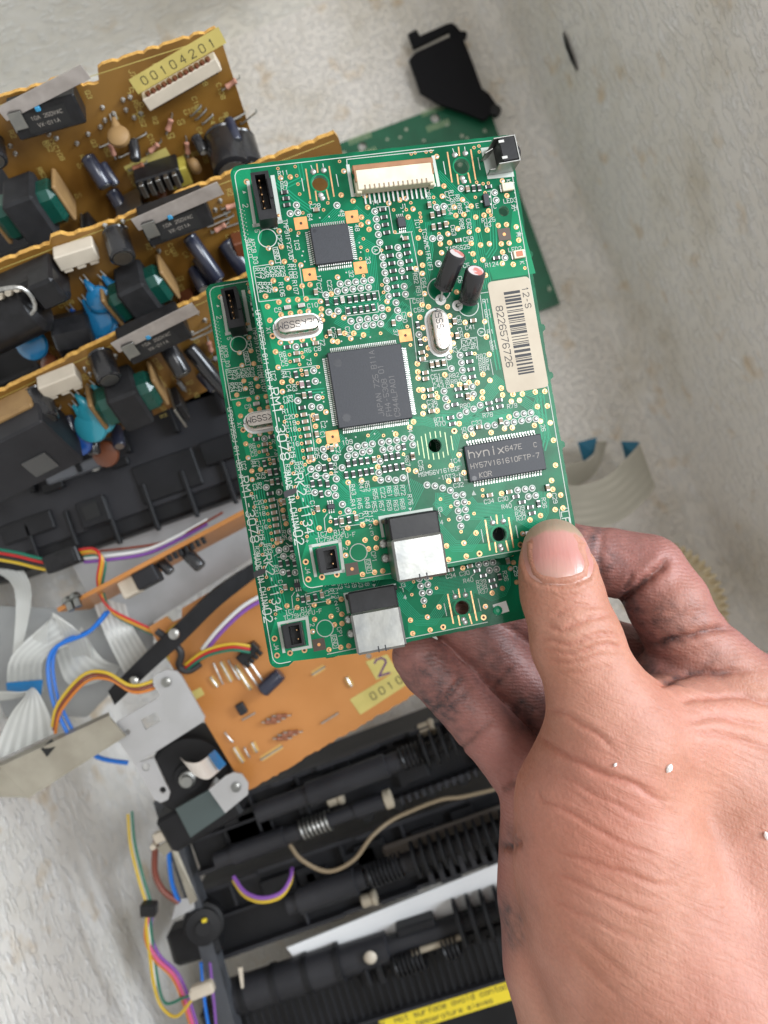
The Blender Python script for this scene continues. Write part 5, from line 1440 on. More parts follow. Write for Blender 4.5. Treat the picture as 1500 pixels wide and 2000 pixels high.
Cb, fC = power_board((0, 765, 258), (340, 605, 258), -12, 100, 38, 'lowest brown power board beside the hidden circuit board, cyan disc capacitors', [(24, 60, -.8)])
x, y = fC.loc(228, 668, 8); lever_switch(Cb, x, y, 22, math.radians(0), 30, .10)
x, y = fC.loc(118, 755, 6); plug_housing(Cb, x, y, 3, math.radians(-4))
x, y = fC.loc(250, 778, 8); transformer(Cb, x, y, .66, -.08)
x, y = fC.loc(200, 712, 6); standing_cap(Cb, x, y, 4.2, 11)
x, y = fC.loc(75, 785, 6); standing_cap(Cb, x, y, 4.4, 12)
x, y = fC.loc(328, 685, 4); standing_cap(Cb, x, y, 3.2, 12, SLEEVE, (.1, -.8, 1)); x, y = fC.loc(372, 690, 4); standing_cap(Cb, x, y, 2.8, 22, SLEEVE, (.25, -1, .6))
solder_pegs(Cb, [fC.loc(*p) for p in ((205, 690), (225, 695), (385, 610), (400, 625), (375, 650), (165, 720), (15, 795), (3, 790), (175, 730))])
for a, b in [((370, 652), (410, 632)), ((372, 660), (412, 642)), ((100, 800), (118, 792))]: jumper(Cb, fC.loc(*a), fC.loc(*b))
for p, m, r, a in [((140, 800), CYANC, 6.2, .35), ((165, 785), CYANC, 5.6, .2), ((190, 775), CYANC, 4.6, .3), ((122, 838), mat('ceramic_deep_blue', (.01, .07, .30), .25, coat=.4), 5.0, .3), ((175, 860), BROWNC, 5.2, .3)]:
    x, y = fC.loc(*p, 4); disc_cap(Cb, x, y, m, r, a, .8)
x, y = fC.loc(18, 832, 8)
mb = MB(); mb.box((0, 0, 5), (24, 11, 10), BOBB, .8); rl = part('terminal_block', mb, Cb, loc=(x, y, 0), rz=.02)
for k in range(5):
    mb = MB(); mb.cyl((-9 + k * 4.4, 2, 10), (-9 + k * 4.4, 2, 13), 1.7, 1.3, NYLON, 8); part('terminal', mb, rl)
mb = MB(); mb.box((0, -5.9, 8.0), (25, .5, 5), YEL); mb.box((0, -4.4, 10.3), (25, 2.8, .4), YEL); part('yellow_tape', mb, rl)
x, y = fC.loc(30, 885, 12); mb = MB(); mb.box((0, 0, 9), (36, 24, 18), BLK3, .8); rc_ = part('relay_case', mb, Cb, loc=(x, y, 0), rz=.03)
mb = MB(); mb.box((6, -4, 18.3), (9, 8, .6), mat('relay_window', (.08, .08, .08), .15), .1); part('window', mb, rc_)

def crowd(bd, n, x0, x1, y0, y1, seed, keep):
    rnd = random.Random(seed); done = list(keep)
    while n > 0:
        n -= 1
        x, y = rnd.uniform(x0, x1), rnd.uniform(y0, y1)
        if any(math.hypot(x - a, y - b) < r for a, b, r in done): continue
        k = rnd.random(); a = rnd.choice((0, math.pi / 2)) + rnd.uniform(-.25, .25)
        if k < .35: film_res(bd, x, y, a, rnd.choice((None, mat('resistor_brown', (.27, .10, .05), .5), mat('resistor_grey', (.30, .31, .33), .5))))
        elif k < .6: standing_cap(bd, x, y, rnd.uniform(1.8, 2.8), rnd.uniform(6, 11), rnd.choice((SLEEVE, mat('sleeve_navy', (.022, .025, .045), .3))), (rnd.uniform(-.4, .4), rnd.uniform(-1, .1), 1))
        elif k < .72: jumper(bd, (x, y), (x + 7 * math.cos(a), y + 7 * math.sin(a)))
        elif k < .84: disc_cap(bd, x, y, rnd.choice((BLUEC, BOBB, BROWNC)), rnd.uniform(2.6, 3.8), a, rnd.uniform(.2, .8))
        elif k < .93: mb = MB(); mb.box((0, 0, 3.5), (rnd.uniform(4, 8), rnd.uniform(3, 5), 7), rnd.choice((BLKP, mat('cap_box_yellow', (.48, .40, .07), .5), BROWNC)), .4); part('film_capacitor', mb, bd, loc=(x, y, 0), rz=a)
        else: mb = MB(); mb.box((0, 0, 6), (9, 2.2, 10), BLKP, .3); mb.box((0, 1.6, 7), (10, .8, 12), STEELD, .1); part('power_transistor', mb, bd, loc=(x, y, 0), rz=a)
        done.append((x, y, 4.6))
tA, tB, tC = fA.loc(62, 408, 8), fB.loc(270, 572, 8), fC.loc(250, 778, 8)
crowd(A, 60, -8, 68, -62, -14, 1, [(tA[0], tA[1], 19), (fA.loc(350, 170)[0], fA.loc(350, 170)[1], 17), (fA.loc(80, 230)[0], fA.loc(80, 230)[1], 17), (fA.loc(440, 285)[0], fA.loc(440, 285)[1], 9)])
crowd(B, 60, -8, 80, -44, -8, 2, [(tB[0], tB[1], 18), (fB.loc(330, 440)[0], fB.loc(330, 440)[1], 15), (fB.loc(150, 505)[0], fB.loc(150, 505)[1], 9), (fB.loc(50, 590)[0], fB.loc(50, 590)[1], 17)])
crowd(Cb, 55, -8, 75, -36, -8, 3, [(tC[0], tC[1], 18), (fC.loc(290, 660)[0], fC.loc(290, 660)[1], 15), (fC.loc(118, 755)[0], fC.loc(118, 755)[1], 9), (fC.loc(20, 850)[0], fC.loc(20, 850)[1], 18)])
for bd, fr_, pts in ((B, fB, [(165, 585), (200, 578), (185, 612), (215, 600)]), (Cb, fC, [(150, 812), (182, 795), (205, 782)])):
    for k, p in enumerate(pts):
        x, y = fr_.loc(*p, 13); disc_cap(bd, x, y, BLUEC if bd is B else CYANC, 4.8 - k * .3, .3 + .2 * k, .95)

# --- black laser unit below the standing boards
f = Frame(at(-60, 1100, 318), at(490, 905, 318) - at(-60, 1100, 318), Vector((-.3, 1, 0)))
lu = thing('laser_unit', 'black plastic laser unit lying under the lowest brown board', 'printer part', f.M)
L_ = f.loc(500, 900)[0]
mb = MB(); mb.box((L_ / 2, 18, -22), (L_ + 4, 58, 44), BLK2, 1.5); part('case', mb, lu)
mb = MB(); mb.box((L_ / 2, 14, .8), (L_ - 6, 36, 1.6), BLK3, .5); part('lid', mb, lu)
for px, py, sx, sy, sz in [(190, 1000, 12, 11, 3.5), (110, 950, 9, 4, 3), (330, 930, 26, 16, 1.2), (60, 1030, 22, 8, 2.2), (430, 880, 14, 10, 2.5), (240, 905, 7, 3.5, 2.5)]:
    x, y = f.loc(px, py); mb = MB(); mb.box((x, y, 1.6 + sz / 2), (sx, sy, sz), BLK2, .5); part('boss', mb, lu)
x, y = f.loc(185, 1000); mb = MB(); mb.box((x + .6, y, 5.3), (6.5, 6, .5), mat('recess_black', (.008, .008, .008), .7)); part('latch_window', mb, lu)
x, y = f.loc(110, 940); mb = MB(); mb.box((x + 11, y + 1, 3), (26, 4.5, 5), mat('bar_grey', (.16, .17, .19), .4, .3), .8); part('grey_bar', mb, lu)
for k in range(6):
    x, y = f.loc(70 + k * 75, 1060 - k * 26); mb = MB(); mb.box((x, y - 2, 2.2), (1.6, 20, 3.2), BLK2, .3); part('rib', mb, lu)
x, y = f.loc(190, 910); mb = MB(); mb.lathe((x, y, 1.6), (0, 0, 1), [(0, 2.4), (1.4, 2.4), (1.8, 1.6)], STEELD, 12); part('screw', mb, lu)

# --- grey sheet metal tray and the edge-on orange board
f = Frame(at(150, 1120, 335), at(500, 955, 335) - at(150, 1120, 335), Vector((-.2, 1, .1)))
tray = thing('metal_tray', 'pale grey sheet metal tray behind the edge-on orange board', 'metal sheet', f.M)
w = f.loc(520, 950)[0]
mb = MB(); mb.prism([(0, 10), (w, 14), (w, -24), (14, -34), (0, -20)][::-1], -1, 0, ZINC); part('plate', mb, tray)
mb = MB(); mb.box((w / 2, 13, 4), (w, 1.0, 9), ZINC, .2); part('flange', mb, tray)
for px, py in ((200, 1050), (330, 1005), (420, 960)):
    x, y = f.loc(px, py); mb = MB(); mb.disc((x, y), 2.2, .06, mat('recess_black', (.008, .008, .008), .7), 14); part('punched_hole', mb, tray)
f = Frame(at(112, 1192, 290), at(490, 992, 290) - at(112, 1192, 290), Vector((0, 0, 1)) + E2 * .10)
ob = thing('edge_on_board', 'thin orange circuit board standing on edge, seen along its rim', 'circuit board', f.M)
w = f.loc(490, 992)[0] if False else (at(490, 992, 290) - at(112, 1192, 290)).length
mb = MB(); mb.box((w / 2, -14, 0), (w, 28, 1.7), PHENO, .15); part('laminate', mb, ob)
for x, r, L in [(w * .62, 2.6, 10), (w * .50, 2.0, 6)]:
    mb = MB(); mb.lathe((x, -6, .9), (.35, .1, 1), [(0, r * .9), (.5, r), (L - .5, r), (L, r * .85)], SLEEVE, 14); part('capacitor', mb, ob, smooth=True)
for k in range(7):
    mb = MB(); mb.box((w * .56 + k * 2.4, -1.8, 2.2), (1.4, 2.0, 2.6), BLKP, .2); part('pin_block', mb, ob)
mb = MB(); mb.box((w * .42, -5, 4), (9, 7, 7), BLK3, .5); part('plug', mb, ob)
mb = MB(); mb.box((w * .32, -7, 4), (7, 6, 7), NYLON, .5); part('white_plug', mb, ob)
for x in (5.5, 8.5):
    mb = MB(); mb.lathe((x, .5, -2.5), (0, .2, 1), [(0, 1.6), (1, 2.3), (2, 2.3), (2.4, 1.4), (5.5, 1.4)], STEEL, 12); part('screw', mb, ob, smooth=True)

# --- flat orange board with its number sticker
f = Frame(at(290, 1225, 302), at(480, 1115, 302) - at(290, 1225, 302), Vector((-.3, 1, .04)))
D4 = thing('orange_board', 'flat orange circuit board with purple handwritten 2 below the lower green board', 'circuit board', f.M)
x1 = f.loc(845, 1340)[0] + 6; y1 = f.loc(480, 1548)[1]
P = [(0, 0), (8, .2), (9, -3), (13, -3.4), (15, -.2), (30, 0), (x1, 1)]
rnd = random.Random(5); xx = x1
while xx > 1.5: P.append((xx, y1 + rnd.uniform(-.35, .5))); xx -= 1.6
P.append((0, y1 + .5))
mb = MB(); mb.prism(P[::-1], -1.6, 0, PHENO, [circ(f.loc(720, 1282), 1.2, 10)])
me = mb.mesh('laminate'); me.materials.append(PHENE)
for p in me.polygons:
    if abs(p.normal.z) < .5: p.material_index = 1
link('laminate', me, D4)
def patch(pts, m, name, txt=None, th=None, ink=INK, hh=2.6, z=.03):
    Q = [Vector(f.loc(*p)) for p in pts]; mb = MB(); mb.prism(Q[::-1], .02, .10, m); o = part(name, mb, D4)
    if txt:
        c = sum(Q, Vector((0, 0))) / 4; u = (Q[1] - Q[0]); mb = MB(); text(mb, txt, c if th is None else Q[0].lerp(Q[1], th).lerp(Q[3].lerp(Q[2], th), .52), hh, math.atan2(u.y, u.x), ink, z=.12, sw=.12, adv=8.2); part('print', mb, o)
patch([(683, 1366), (840, 1270), (852, 1300), (704, 1396)], STICK, 'number_sticker', '0010 ', .45, hh=2.9)
patch([(714, 1292), (756, 1278), (776, 1310), (735, 1328)], STICK, 'hand_marked_sticker', '2', None, mat('ink_purple', (.12, .04, .14), .5), 6.5)
patch([(372, 1352), (392, 1342), (400, 1356), (380, 1368)], STICK, 'tape_mark')
for a, b in [((418, 1295), (436, 1335)), ((432, 1293), (452, 1330)), ((447, 1290), (468, 1326)), ((460, 1300), (490, 1346)), ((474, 1295), (505, 1340)), ((487, 1290), (518, 1335)), ((412, 1322), (425, 1340)), ((440, 1430), (455, 1448)), ((458, 1460), (475, 1488)), ((478, 1460), (488, 1478)), ((493, 1450), (502, 1468)), ((610, 1317), (634, 1302)), ((677, 1323), (687, 1340)), ((628, 1412), (660, 1392)), ((510, 1483), (551, 1457)), ((474, 1405), (498, 1392))]:
    mb = MB(); pa, pb = Vector(f.loc(*a)), Vector(f.loc(*b)); n_ = (pb - pa).orthogonal().normalized() * 1.1
    mb.prism([pa + n_, pb + n_, pb - n_, pa - n_], .01, .03, mat('silk_amber', (.66, .40, .12), .5)) if rnd.random() < .5 else None
    jumper(D4, f.loc(*a), f.loc(*b), .9)
    if mb.v: part('outline_mark', mb, D4)
for p in [(530, 1408), (540, 1402), (551, 1396), (552, 1440), (562, 1433), (573, 1428)]:
    x, y = f.loc(*p); film_res(D4, x, y, math.radians(-28), mat('resistor_brown', (.27, .10, .05), .5))
p0, p1 = f.loc3(512, 1350, 3.5), f.loc3(548, 1315, 3.5); mb = MB(); d = Vector(p1) - Vector(p0); mb.lathe(p0, d, [(0, 2.4), (.5, 2.9), (d.length - 1.6, 2.9), (d.length - 1.2, 2.7), (d.length - .7, 2.9), (d.length, 2.5)], mat('sleeve_navy', (.022, .025, .045), .3), 18)
o = part('capacitor', mb, D4, smooth=True); mb = MB(); mb.lathe(p0, -d, [(0, 2.0), (.08, 2.0)], STEEL, 14); part('vent_top', mb, o)
x, y = f.loc(473, 1382); mb = MB(); mb.box((x, y, 1.3), (3.2, 4.6, 2.4), BLK3, .3, None); part('small_chip', mb, D4)
x, y = f.loc(487, 1272); mb = MB(); mb.box((0, 0, 2.5), (9, 4.2, 5), BLKP, .4); o = part('pin_header', mb, D4, loc=(x, y, 0), rz=.25)
for k in range(4): mb = MB(); mb.box((-3.4 + k * 2.2, -3.0, 2.8), (1.5, 2.4, 2.2), BLKP, .2); part('contact', mb, o)
# blue-tipped ribbon looping into the board
mb = MB(); A_ = [at(362, 1490, 300), at(378, 1512, 292), at(405, 1522, 290), at(425, 1508, 296), at(440, 1494, 301)]; B_ = [at(352, 1480, 300), at(362, 1488, 289), at(385, 1490, 286), at(405, 1478, 293), at(418, 1466, 300)]
mb.sheet(smooth_path(A_, 4), smooth_path(B_, 4), .25, mat('ribbon_white', (.72, .66, .60), .45)); rw = single('ribbon_cable', mb, 'short white ribbon cable with blue tip plugged into the orange board', 'ribbon cable', True)
mb = MB(); mb.sheet([at(428, 1504, 294.5), at(441, 1493, 300)], [at(408, 1474, 291.5), at(419, 1465, 299)], .5, RIBB); part('blue_tip', mb, rw)

# --- zinc bracket screwed on the orange board
f = Frame(at(218, 1425, 292), at(398, 1300, 292) - at(218, 1425, 292), Vector((-.3, 1, .05)))
br = thing('metal_bracket', 'zinc bracket with square slot at the corner of the orange board', 'bracket', f.M)
LP = lambda pts, h=0: [f.loc(*p, h) for p in pts]
mb = MB(); mb.prism(LP([(218, 1425), (228, 1410), (304, 1366), (313, 1358), (300, 1340), (298, 1326), (308, 1315), (328, 1308), (345, 1311), (354, 1320), (400, 1401), (398, 1409), (264, 1494)])[::-1], -1.2, 0, ZINC, [LP([(275, 1406), (304, 1391), (314, 1408), (284, 1426)]), circ(f.loc(249, 1430), 1.1, 12)]); part('plate', mb, br)
mb = MB(); a0, a1 = f.loc(264, 1494), f.loc(218, 1425); mb.sheet([(*a1, -.6), (*a0, -.6)], [(a1[0] + 3, a1[1] - 2, -16), (a0[0] + 3, a0[1] - 2, -16)], 1.0, ZINC); part('side_flange', mb, br)
mb = MB(); mb.prism(LP([(262, 1492), (300, 1480), (332, 1548), (328, 1562), (314, 1568), (302, 1562)], -4)[::-1], -5, -4, ZINC, [circ(f.loc(285, 1498, -4), 1.6, 12), circ(f.loc(318, 1543, -4), 1.3, 12)]); part('lower_lug', mb, br)
mb = MB(); mb.prism(LP([(408, 1543), (440, 1516), (456, 1509), (472, 1512), (485, 1530), (484, 1552), (440, 1588)], -2)[::-1], -3, -2, ZINC); part('screw_tab', mb, br)
mb = MB(); mb.prism(LP([(343, 1580), (408, 1543), (441, 1588), (372, 1636)], -14)[::-1], -15, -14, mat('plate_green_grey', (.10, .13, .13), .4, .5)); part('base_plate', mb, br)  # the plate itself is dark green-grey
mb = MB(); b0, b1 = f.loc(440, 1588, -2), f.loc(408, 1543, -2); mb.sheet([(*b1, -3), (*b0, -3)], [(b1[0] + .4, b1[1], -14), (b0[0] + .4, b0[1], -14)], .9, ZINC); part('web', mb, br)
for px, py, h in ((325, 1332, 0), (461, 1537, -2)):
    x, y = f.loc(px, py, h); mb = MB(); mb.lathe((x, y, h), (0, 0, 1), [(0, 1.9), (.7, 1.9), (1.1, 1.2)], STEEL, 12); part('screw', mb, br, smooth=True)
# small black motor behind the bracket
f = Frame(at(352, 1505, 318), at(452, 1450, 318) - at(352, 1505, 318), Vector((-.3, 1, .05)))
mo = thing('motor', 'small black motor tucked between the zinc bracket and the orange board', 'motor', f.M)
mb = MB(); mb.lathe((-2, -4, -26), (.15, 0, 1), [(0, 15), (1, 16.5), (22, 16.5), (24, 15), (24.5, 6), (27, 6)], BLK2, 28); part('can', mb, mo, smooth=True)
mb = MB(); mb.lathe((1.5, -4, .5), (.15, 0, 1), [(0, 3.4), (3, 3.4), (3.4, 2.2), (6, 2.2)], STEEL, 16); part('spindle', mb, mo, smooth=True)
mb = MB(); mb.box((-4, -22, -14), (34, 16, 24), BLK2, 1.5); part('mount', mb, mo)
# --- long folded metal arm
mb = MB(); mb.sheet([at(-60, 1505, 297), at(5, 1500, 294), at(215, 1402, 290)], [at(-60, 1553, 300), at(58, 1556, 296), at(246, 1438, 290)], 1.2, TANM)
arm = single('steel_channel', mb, 'long tan metal channel with a dark slot at the left edge', 'metal channel')
mb = MB(); mb.sheet([at(-60, 1503, 296.4), at(5, 1498, 293.2), at(215, 1400, 289.4)], [at(-62, 1496, 304), at(3, 1490, 301), at(213, 1393, 298)], 1.0, TANM); part('folded_lip', mb, arm)
mb = MB(); mb.sheet([at(80, 1462, 292.0), at(100, 1444, 291.8)], [at(92, 1478, 292.2), at(112, 1455, 291.8)], .5, mat('recess_black', (.008, .008, .008), .7)); part('slot', mb, arm)

# --- folded ribbon cables heaped at the left
RIB2 = mat('ribbon_conductor', (.50, .51, .49), .35, .2)
def striped(A, B, th, m1, m2, n=11):
    mb = MB(); A = [Vector(p) for p in A]; B = [Vector(p) for p in B]
    for k in range(n):
        t0, t1 = k / n, (k + 1) / n
        mb.sheet([a.lerp(b, t0) for a, b in zip(A, B)], [a.lerp(b, t1) for a, b in zip(A, B)], th * (1.0 if k % 2 else .8), m2 if k % 2 else m1)
    return mb
def ribbon(A_, B_, label, m=RIB, tip=None, th=.3):
    mb = striped([at(*p) for p in smooth_path(A_, 5)], [at(*p) for p in smooth_path(B_, 5)], th, m, RIB2)
    return single('ribbon_cable', mb, label, 'ribbon cable', True, 'folded ribbon cables at the left')
r1 = ribbon([(-30, 1110, 318), (28, 1150, 312), (24, 1290, 303)], [(30, 1090, 322), (62, 1160, 314), (36, 1294, 303)], 'narrow ribbon cable edge rising at the left border above the wires')
r2 = ribbon([(35, 1285, 306), (98, 1210, 300), (106, 1205, 299), (150, 1300, 309)], [(95, 1290, 306), (100, 1208, 300), (166, 1246, 301), (190, 1330, 312)], 'folded pale ribbon cable peaking beside the blue wires')
r3 = ribbon([(15, 1345, 307), (22, 1282, 300), (100, 1208, 308)], [(85, 1350, 309), (88, 1285, 302), (170, 1250, 310)], 'pale ribbon cable with blue end strip under the folded peak')
mb = MB(); mb.sheet([at(12, 1334, 305), at(14, 1348, 306)], [at(84, 1328, 305), at(80, 1358, 306)], .4, RIBB); part('blue_strip', mb, r3)
r4 = ribbon(smooth_path([Vector(p) for p in [(-40, 1350, 296), (30, 1352, 290), (52, 1356, 289), (18, 1400, 292), (-20, 1490, 296)]], 4), smooth_path([Vector(p) for p in [(-40, 1372, 300), (40, 1362, 296), (66, 1344, 294), (92, 1385, 297), (108, 1432, 301)]], 4), 'curled ribbon cable with printed dashes near the left edge')
r5 = ribbon([(180, 1165, 316), (205, 1240, 309), (250, 1330, 315)], [(245, 1180, 318), (260, 1225, 312), (300, 1290, 320)], 'bent pale ribbon cable behind the blue wires, next to the black clip')
r6 = ribbon([(110, 1280, 311), (128, 1330, 306), (160, 1340, 309), (225, 1318, 316)], [(160, 1225, 311), (180, 1262, 306), (205, 1290, 309), (235, 1300, 318)], 'wide pale ribbon cable folded above the orange wires')
# big pale backing sheet below them
mb = MB(); mb.sheet([at(-80, 1180, 345), at(150, 1190, 345), at(300, 1130, 345)], [at(-60, 1400, 345), at(170, 1400, 345), at(300, 1270, 345)], .6, mat('sheet_grey', (.36, .37, .37), .5, .2, (.28, .29, .30), 40)); single('metal_sheet', mb, 'grey metal sheet under the heap of ribbon cables', 'metal sheet')

# --- wires on the left
bp_ = [(208, 1195, 302), (172, 1235, 300), (112, 1262, 298), (94, 1300, 297), (104, 1370, 296), (132, 1432, 297)]
wire(bp_, WB, 'bright blue wire running down over the folded ribbons', .95); wire(bp_, WB, 'second blue wire hugging the bright blue one', .8, 9, -7, 3)
wire([(130, 1432, 305), (190, 1478, 312), (250, 1490, 316)], WB, 'blue wire passing behind the tan metal channel', 1.1)
op = [(100, 1425, 296), (112, 1380, 292), (160, 1325, 288), (205, 1320, 287), (252, 1345, 289), (292, 1338, 292), (312, 1322, 297)]
for k, (m, l) in enumerate([(WY, 'yellow wire arching left of the metal bracket'), (WBR, 'brown wire arching left of the metal bracket'), (WO, 'orange wire arching left of the metal bracket')]):
    wire(op, m, l, .75, 2 + k * 3, (k - 1) * 6.5, k * .6)
rp = [(-30, 1078, 300), (30, 1088, 299), (70, 1098, 299), (100, 1104, 300)]
for k, (m, l) in enumerate([(WG, 'dark green wire entering the black plug from the left edge'), (WR, 'red wire entering the black plug from the left edge'), (WK, 'black wire entering the black plug from the left edge'), (WY, 'yellow wire entering the black plug from the left edge')]):
    wire(rp, m, l, .75, 0, -9 + k * 6.5, k * .4)
mb = MB(); f = Frame(at(92, 1105, 300), at(162, 1078, 300) - at(92, 1105, 300), Vector((-.2, 1, 0))); mb.box((7, 0, 0), (14, 7, 6), BLKP, .6); mb.box((8, 0, 3.1), (9, 4.2, .5), BLK3, .1)
pl = single('wire_plug', MB().add([f.M @ Vector(v) for v in mb.v], mb.f, BLKP), 'black in-line plug joining red and yellow wires at the left', 'plug')
rp2 = [(158, 1080, 299), (185, 1078, 297), (199, 1095, 296), (194, 1145, 298), (215, 1192, 300), (270, 1222, 302), (312, 1240, 304)]
for k, (m, l) in enumerate([(WR, 'red wire looping from the plug under the edge-on board'), (WY, 'yellow wire looping from the plug under the edge-on board'), (WO, 'orange wire looping from the plug under the edge-on board'), (WG, 'green wire looping from the plug under the edge-on board')]):
    wire(rp2, m, l, .7, k * 3 - 3, k * 4 - 6, k * .3)
wp = [(165, 1090, 300), (215, 1085, 299), (285, 1074, 300), (345, 1048, 303), (405, 1015, 308)]
wire(wp, WW, 'white wire running above the edge-on orange board', .8); wire(wp, WP, 'purple wire under the white one above the edge-on board', .8, 0, 8, .3); wire(wp, WBR, 'brown wire above the white one by the edge-on board', .6, 30, -14, 2)
# black cable clamp arm and cables over the orange board
mb = MB(); mb.sheet(smooth_path([at(215, 1345, 296), at(290, 1270, 294), at(350, 1215, 294), at(420, 1150, 296), (at(500, 1095, 300))], 4), smooth_path([at(228, 1372, 297), at(305, 1300, 295), at(365, 1245, 295), at(430, 1180, 297), at(510, 1120, 300)], 4), 5, BLK2)
cl = single('cable_guide', mb, 'black plastic cable guide lying across the corner of the orange board', 'cable guide')
mb = MB(); p = at(262, 1330, 290.5); mb.lathe(p, (0, 0, 1), [(0, 2.0), (.8, 1.8), (1.2, .9)], STEELD, 12); p = at(340, 1238, 288.5); mb.lathe(p, (0, 0, 1), [(0, 2.2), (.8, 2.0), (1.2, 1.0)], STEELD, 12); part('screw', mb, cl)
wire([(395, 1268, 296), (430, 1225, 293), (480, 1180, 294), (540, 1150, 297)], WW, 'white cable crossing the top of the orange board', .9); wire([(395, 1268, 296), (430, 1225, 293), (480, 1180, 294), (540, 1150, 297)], WP, 'dark blue cable beside the white one on the orange board', .9, 4, 8, .5)
for k, (m, l) in enumerate([(WY, 'yellow wire curving into the pin header on the orange board'), (WR, 'red wire curving into the pin header on the orange board'), (WG, 'green wire curving into the pin header on the orange board')]):
    wire([(362, 1302, 297), (400, 1275, 294), (450, 1262, 294), (488, 1266, 297)], m, l, .65, 0, k * 6 - 4, k * .4)
wire([(306, 1232, 296), (352, 1270, 296), (350, 1300, 297), (368, 1310, 298), (392, 1296, 299)], WK, 'thick black cable hooked round the notch of the orange board', 1.6)
wire([(330, 1290, 300), (318, 1250, 299), (345, 1220, 299), (380, 1208, 302)], WY, 'short yellow wire under the black cable guide', .6)
# --- white folded foam-side clutter at lower left
wl = [(250, 1590, 330), (255, 1650, 326), (272, 1720, 322), (287, 1772, 320), (286, 1810, 320), (292, 1860, 321), (300, 1920, 322), (315, 1965, 321), (345, 1985, 319), (378, 1948, 316)]
wire(wl, WY, 'yellow wire hanging down the white foam wall at lower left', .8); wire(wl[:8] + [(350, 1955, 320), (375, 1946, 317)], WG, 'green wire beside the yellow one at lower left', .7, 8, -6, .5)
wire(wl[:7], WW, 'white wire beside the yellow one at lower left', .8, 5, 4, .8)
wl2 = [(290, 1790, 320), (288, 1830, 321), (305, 1870, 321), (340, 1905, 322), (362, 1955, 323), (385, 2030, 325)]
wire(wl2, WPK, 'pink wire coming out of the black clip at lower left', .85); wire(wl2, WP, 'purple wire coming out of the black clip at lower left', .8, 7, -4, .6); wire(wl2, WO, 'orange wire coming out of the black clip at lower left', .7, -4, 4, .6)
mb = MB(); p = at(291, 1775, 318); mb.box(tuple(p), (6.4, 5.2, 5.0), BLKP, .6); single('wire_clip', mb, 'small black clip holding the wires against the foam wall', 'clip')
mb = MB(); p = at(396, 1932, 315); T = Matrix.Translation(p) @ Matrix.Rotation(.35, 4, 'Z'); mb.box((0, 0, 0), (9.5, 5, 4), NYLON, .8, T); mb.box((-4, -.6, .4), (3, 3.6, 3), NYLON, .4, T); single('wire_connector', mb, 'small cream connector at the end of the yellow and green wires', 'connector')
# --- lower black printer frames
def rail_frame(p0, p1, d): return Frame(at(*p0, d), at(*p1, d) - at(*p0, d), Vector((-.3, 1, 0)))
def rail(p0, p1, d, wmm, label, thick=26, ribs=12, teeth=None, windows=(), name='fuser_chassis', bushings=()):
    f = rail_frame(p0, p1, d); L = (at(*p1, d) - at(*p0, d)).length
    t = thing(name, label, 'printer part', f.M)
    rnd = random.Random(int(p0[1]))
    mb = MB(); mb.box((L / 2, -wmm / 2, -thick / 2 - 5), (L, wmm, thick), BLK2, .8); part('bed', mb, t)
    for y in (-.9, -wmm + .9):
        mb = MB(); x = 0; P = []; top = []
        while x < L:
            hgt = rnd.choice((0, 0, .8, -1.2)); s = rnd.uniform(9, 18)
            top += [(x, hgt), (min(L, x + s), hgt)]; x += s
        mb.add([(a, y - .9, b) for a, b in top] + [(a, y + .9, b) for a, b in top] + [(a, y - .9, -6) for a, b in top] + [(a, y + .9, -6) for a, b in top],
               sum([[(i, i + 1, len(top) + i + 1, len(top) + i), (2 * len(top) + i, 2 * len(top) + i + 1, i + 1, i), (len(top) + i, len(top) + i + 1, 3 * len(top) + i + 1, 3 * len(top) + i)] for i in range(len(top) - 1)], []), BLK3)
        part('rim', mb, t)
    for k in range(ribs):
        x = L * (k + .5 + rnd.uniform(-.25, .25)) / ribs
        wy = rnd.uniform(.35, .95) * (wmm - 2); mb = MB(); mb.box((x, -wmm / 2 + rnd.choice((-1, 1)) * (wmm - 2 - wy) / 2, -3.2), (rnd.choice((1.2, 1.6, 3.0)), wy, 4.2 + rnd.uniform(-2, 1.2)), rnd.choice((BLK2, BLK3)), .2); part('cross_rib', mb, t)
    mb = MB(); mb.box((L * .5, -wmm * .45, -3.2), (L * .98, 1.4, 4.0), BLK3, .2); part('long_rib', mb, t)
    for k in range(16):
        x0 = rnd.uniform(0, L * .8); mb = MB(); mb.box((x0 + 8, -wmm * rnd.uniform(.25, .75), -3.6), (rnd.uniform(8, 20), wmm * .28, 3.4), BLK2, .5); part('boss', mb, t)
    if teeth:
        x0, x1, y, n, tl = teeth
        for k in range(n):
            x = x0 + (x1 - x0) * k / n; mb = MB(); mb.box((x, y, -1.0), ((x1 - x0) / n * .5, tl, 5.0), BLK3, .25); part('tooth', mb, t)
    for px, py, m in bushings:
        x, y = f.loc(px, py, 0); mb = MB(); mb.lathe((x - 4, y, -2), (1, 0, 0), [(0, 2.4), (.6, 3.0), (5, 3.0), (5.5, 3.6), (7, 3.6), (7.6, 2.6)], m, 16); part('bushing', mb, t, smooth=True)
    return t, f, L
CRB = mat('bushing_cream', (.42, .36, .27), .4, .2)
t, f, L = rail((345, 1600), (1040, 1340), 338, 27, 'black ribbed printer frame partly under the orange board', 26, 8, (95, 150, -26.5, 16, 3.4), bushings=[(655, 1562, CRB), (835, 1425, CRB)])
t, f2, L2 = rail((380, 1745), (1060, 1505), 352, 33, 'black ribbed printer frame with fins beside the hand, above the white gap', 26, 6, (104, 150, -27, 9, 9.0), bushings=[(722, 1760, CRB)])
mb = MB(); mb.box((118, -14, -2), (62, 10, 3), mat('cover_taupe', (.12, .10, .085), .5), 1); part('taupe_cover', mb, t)
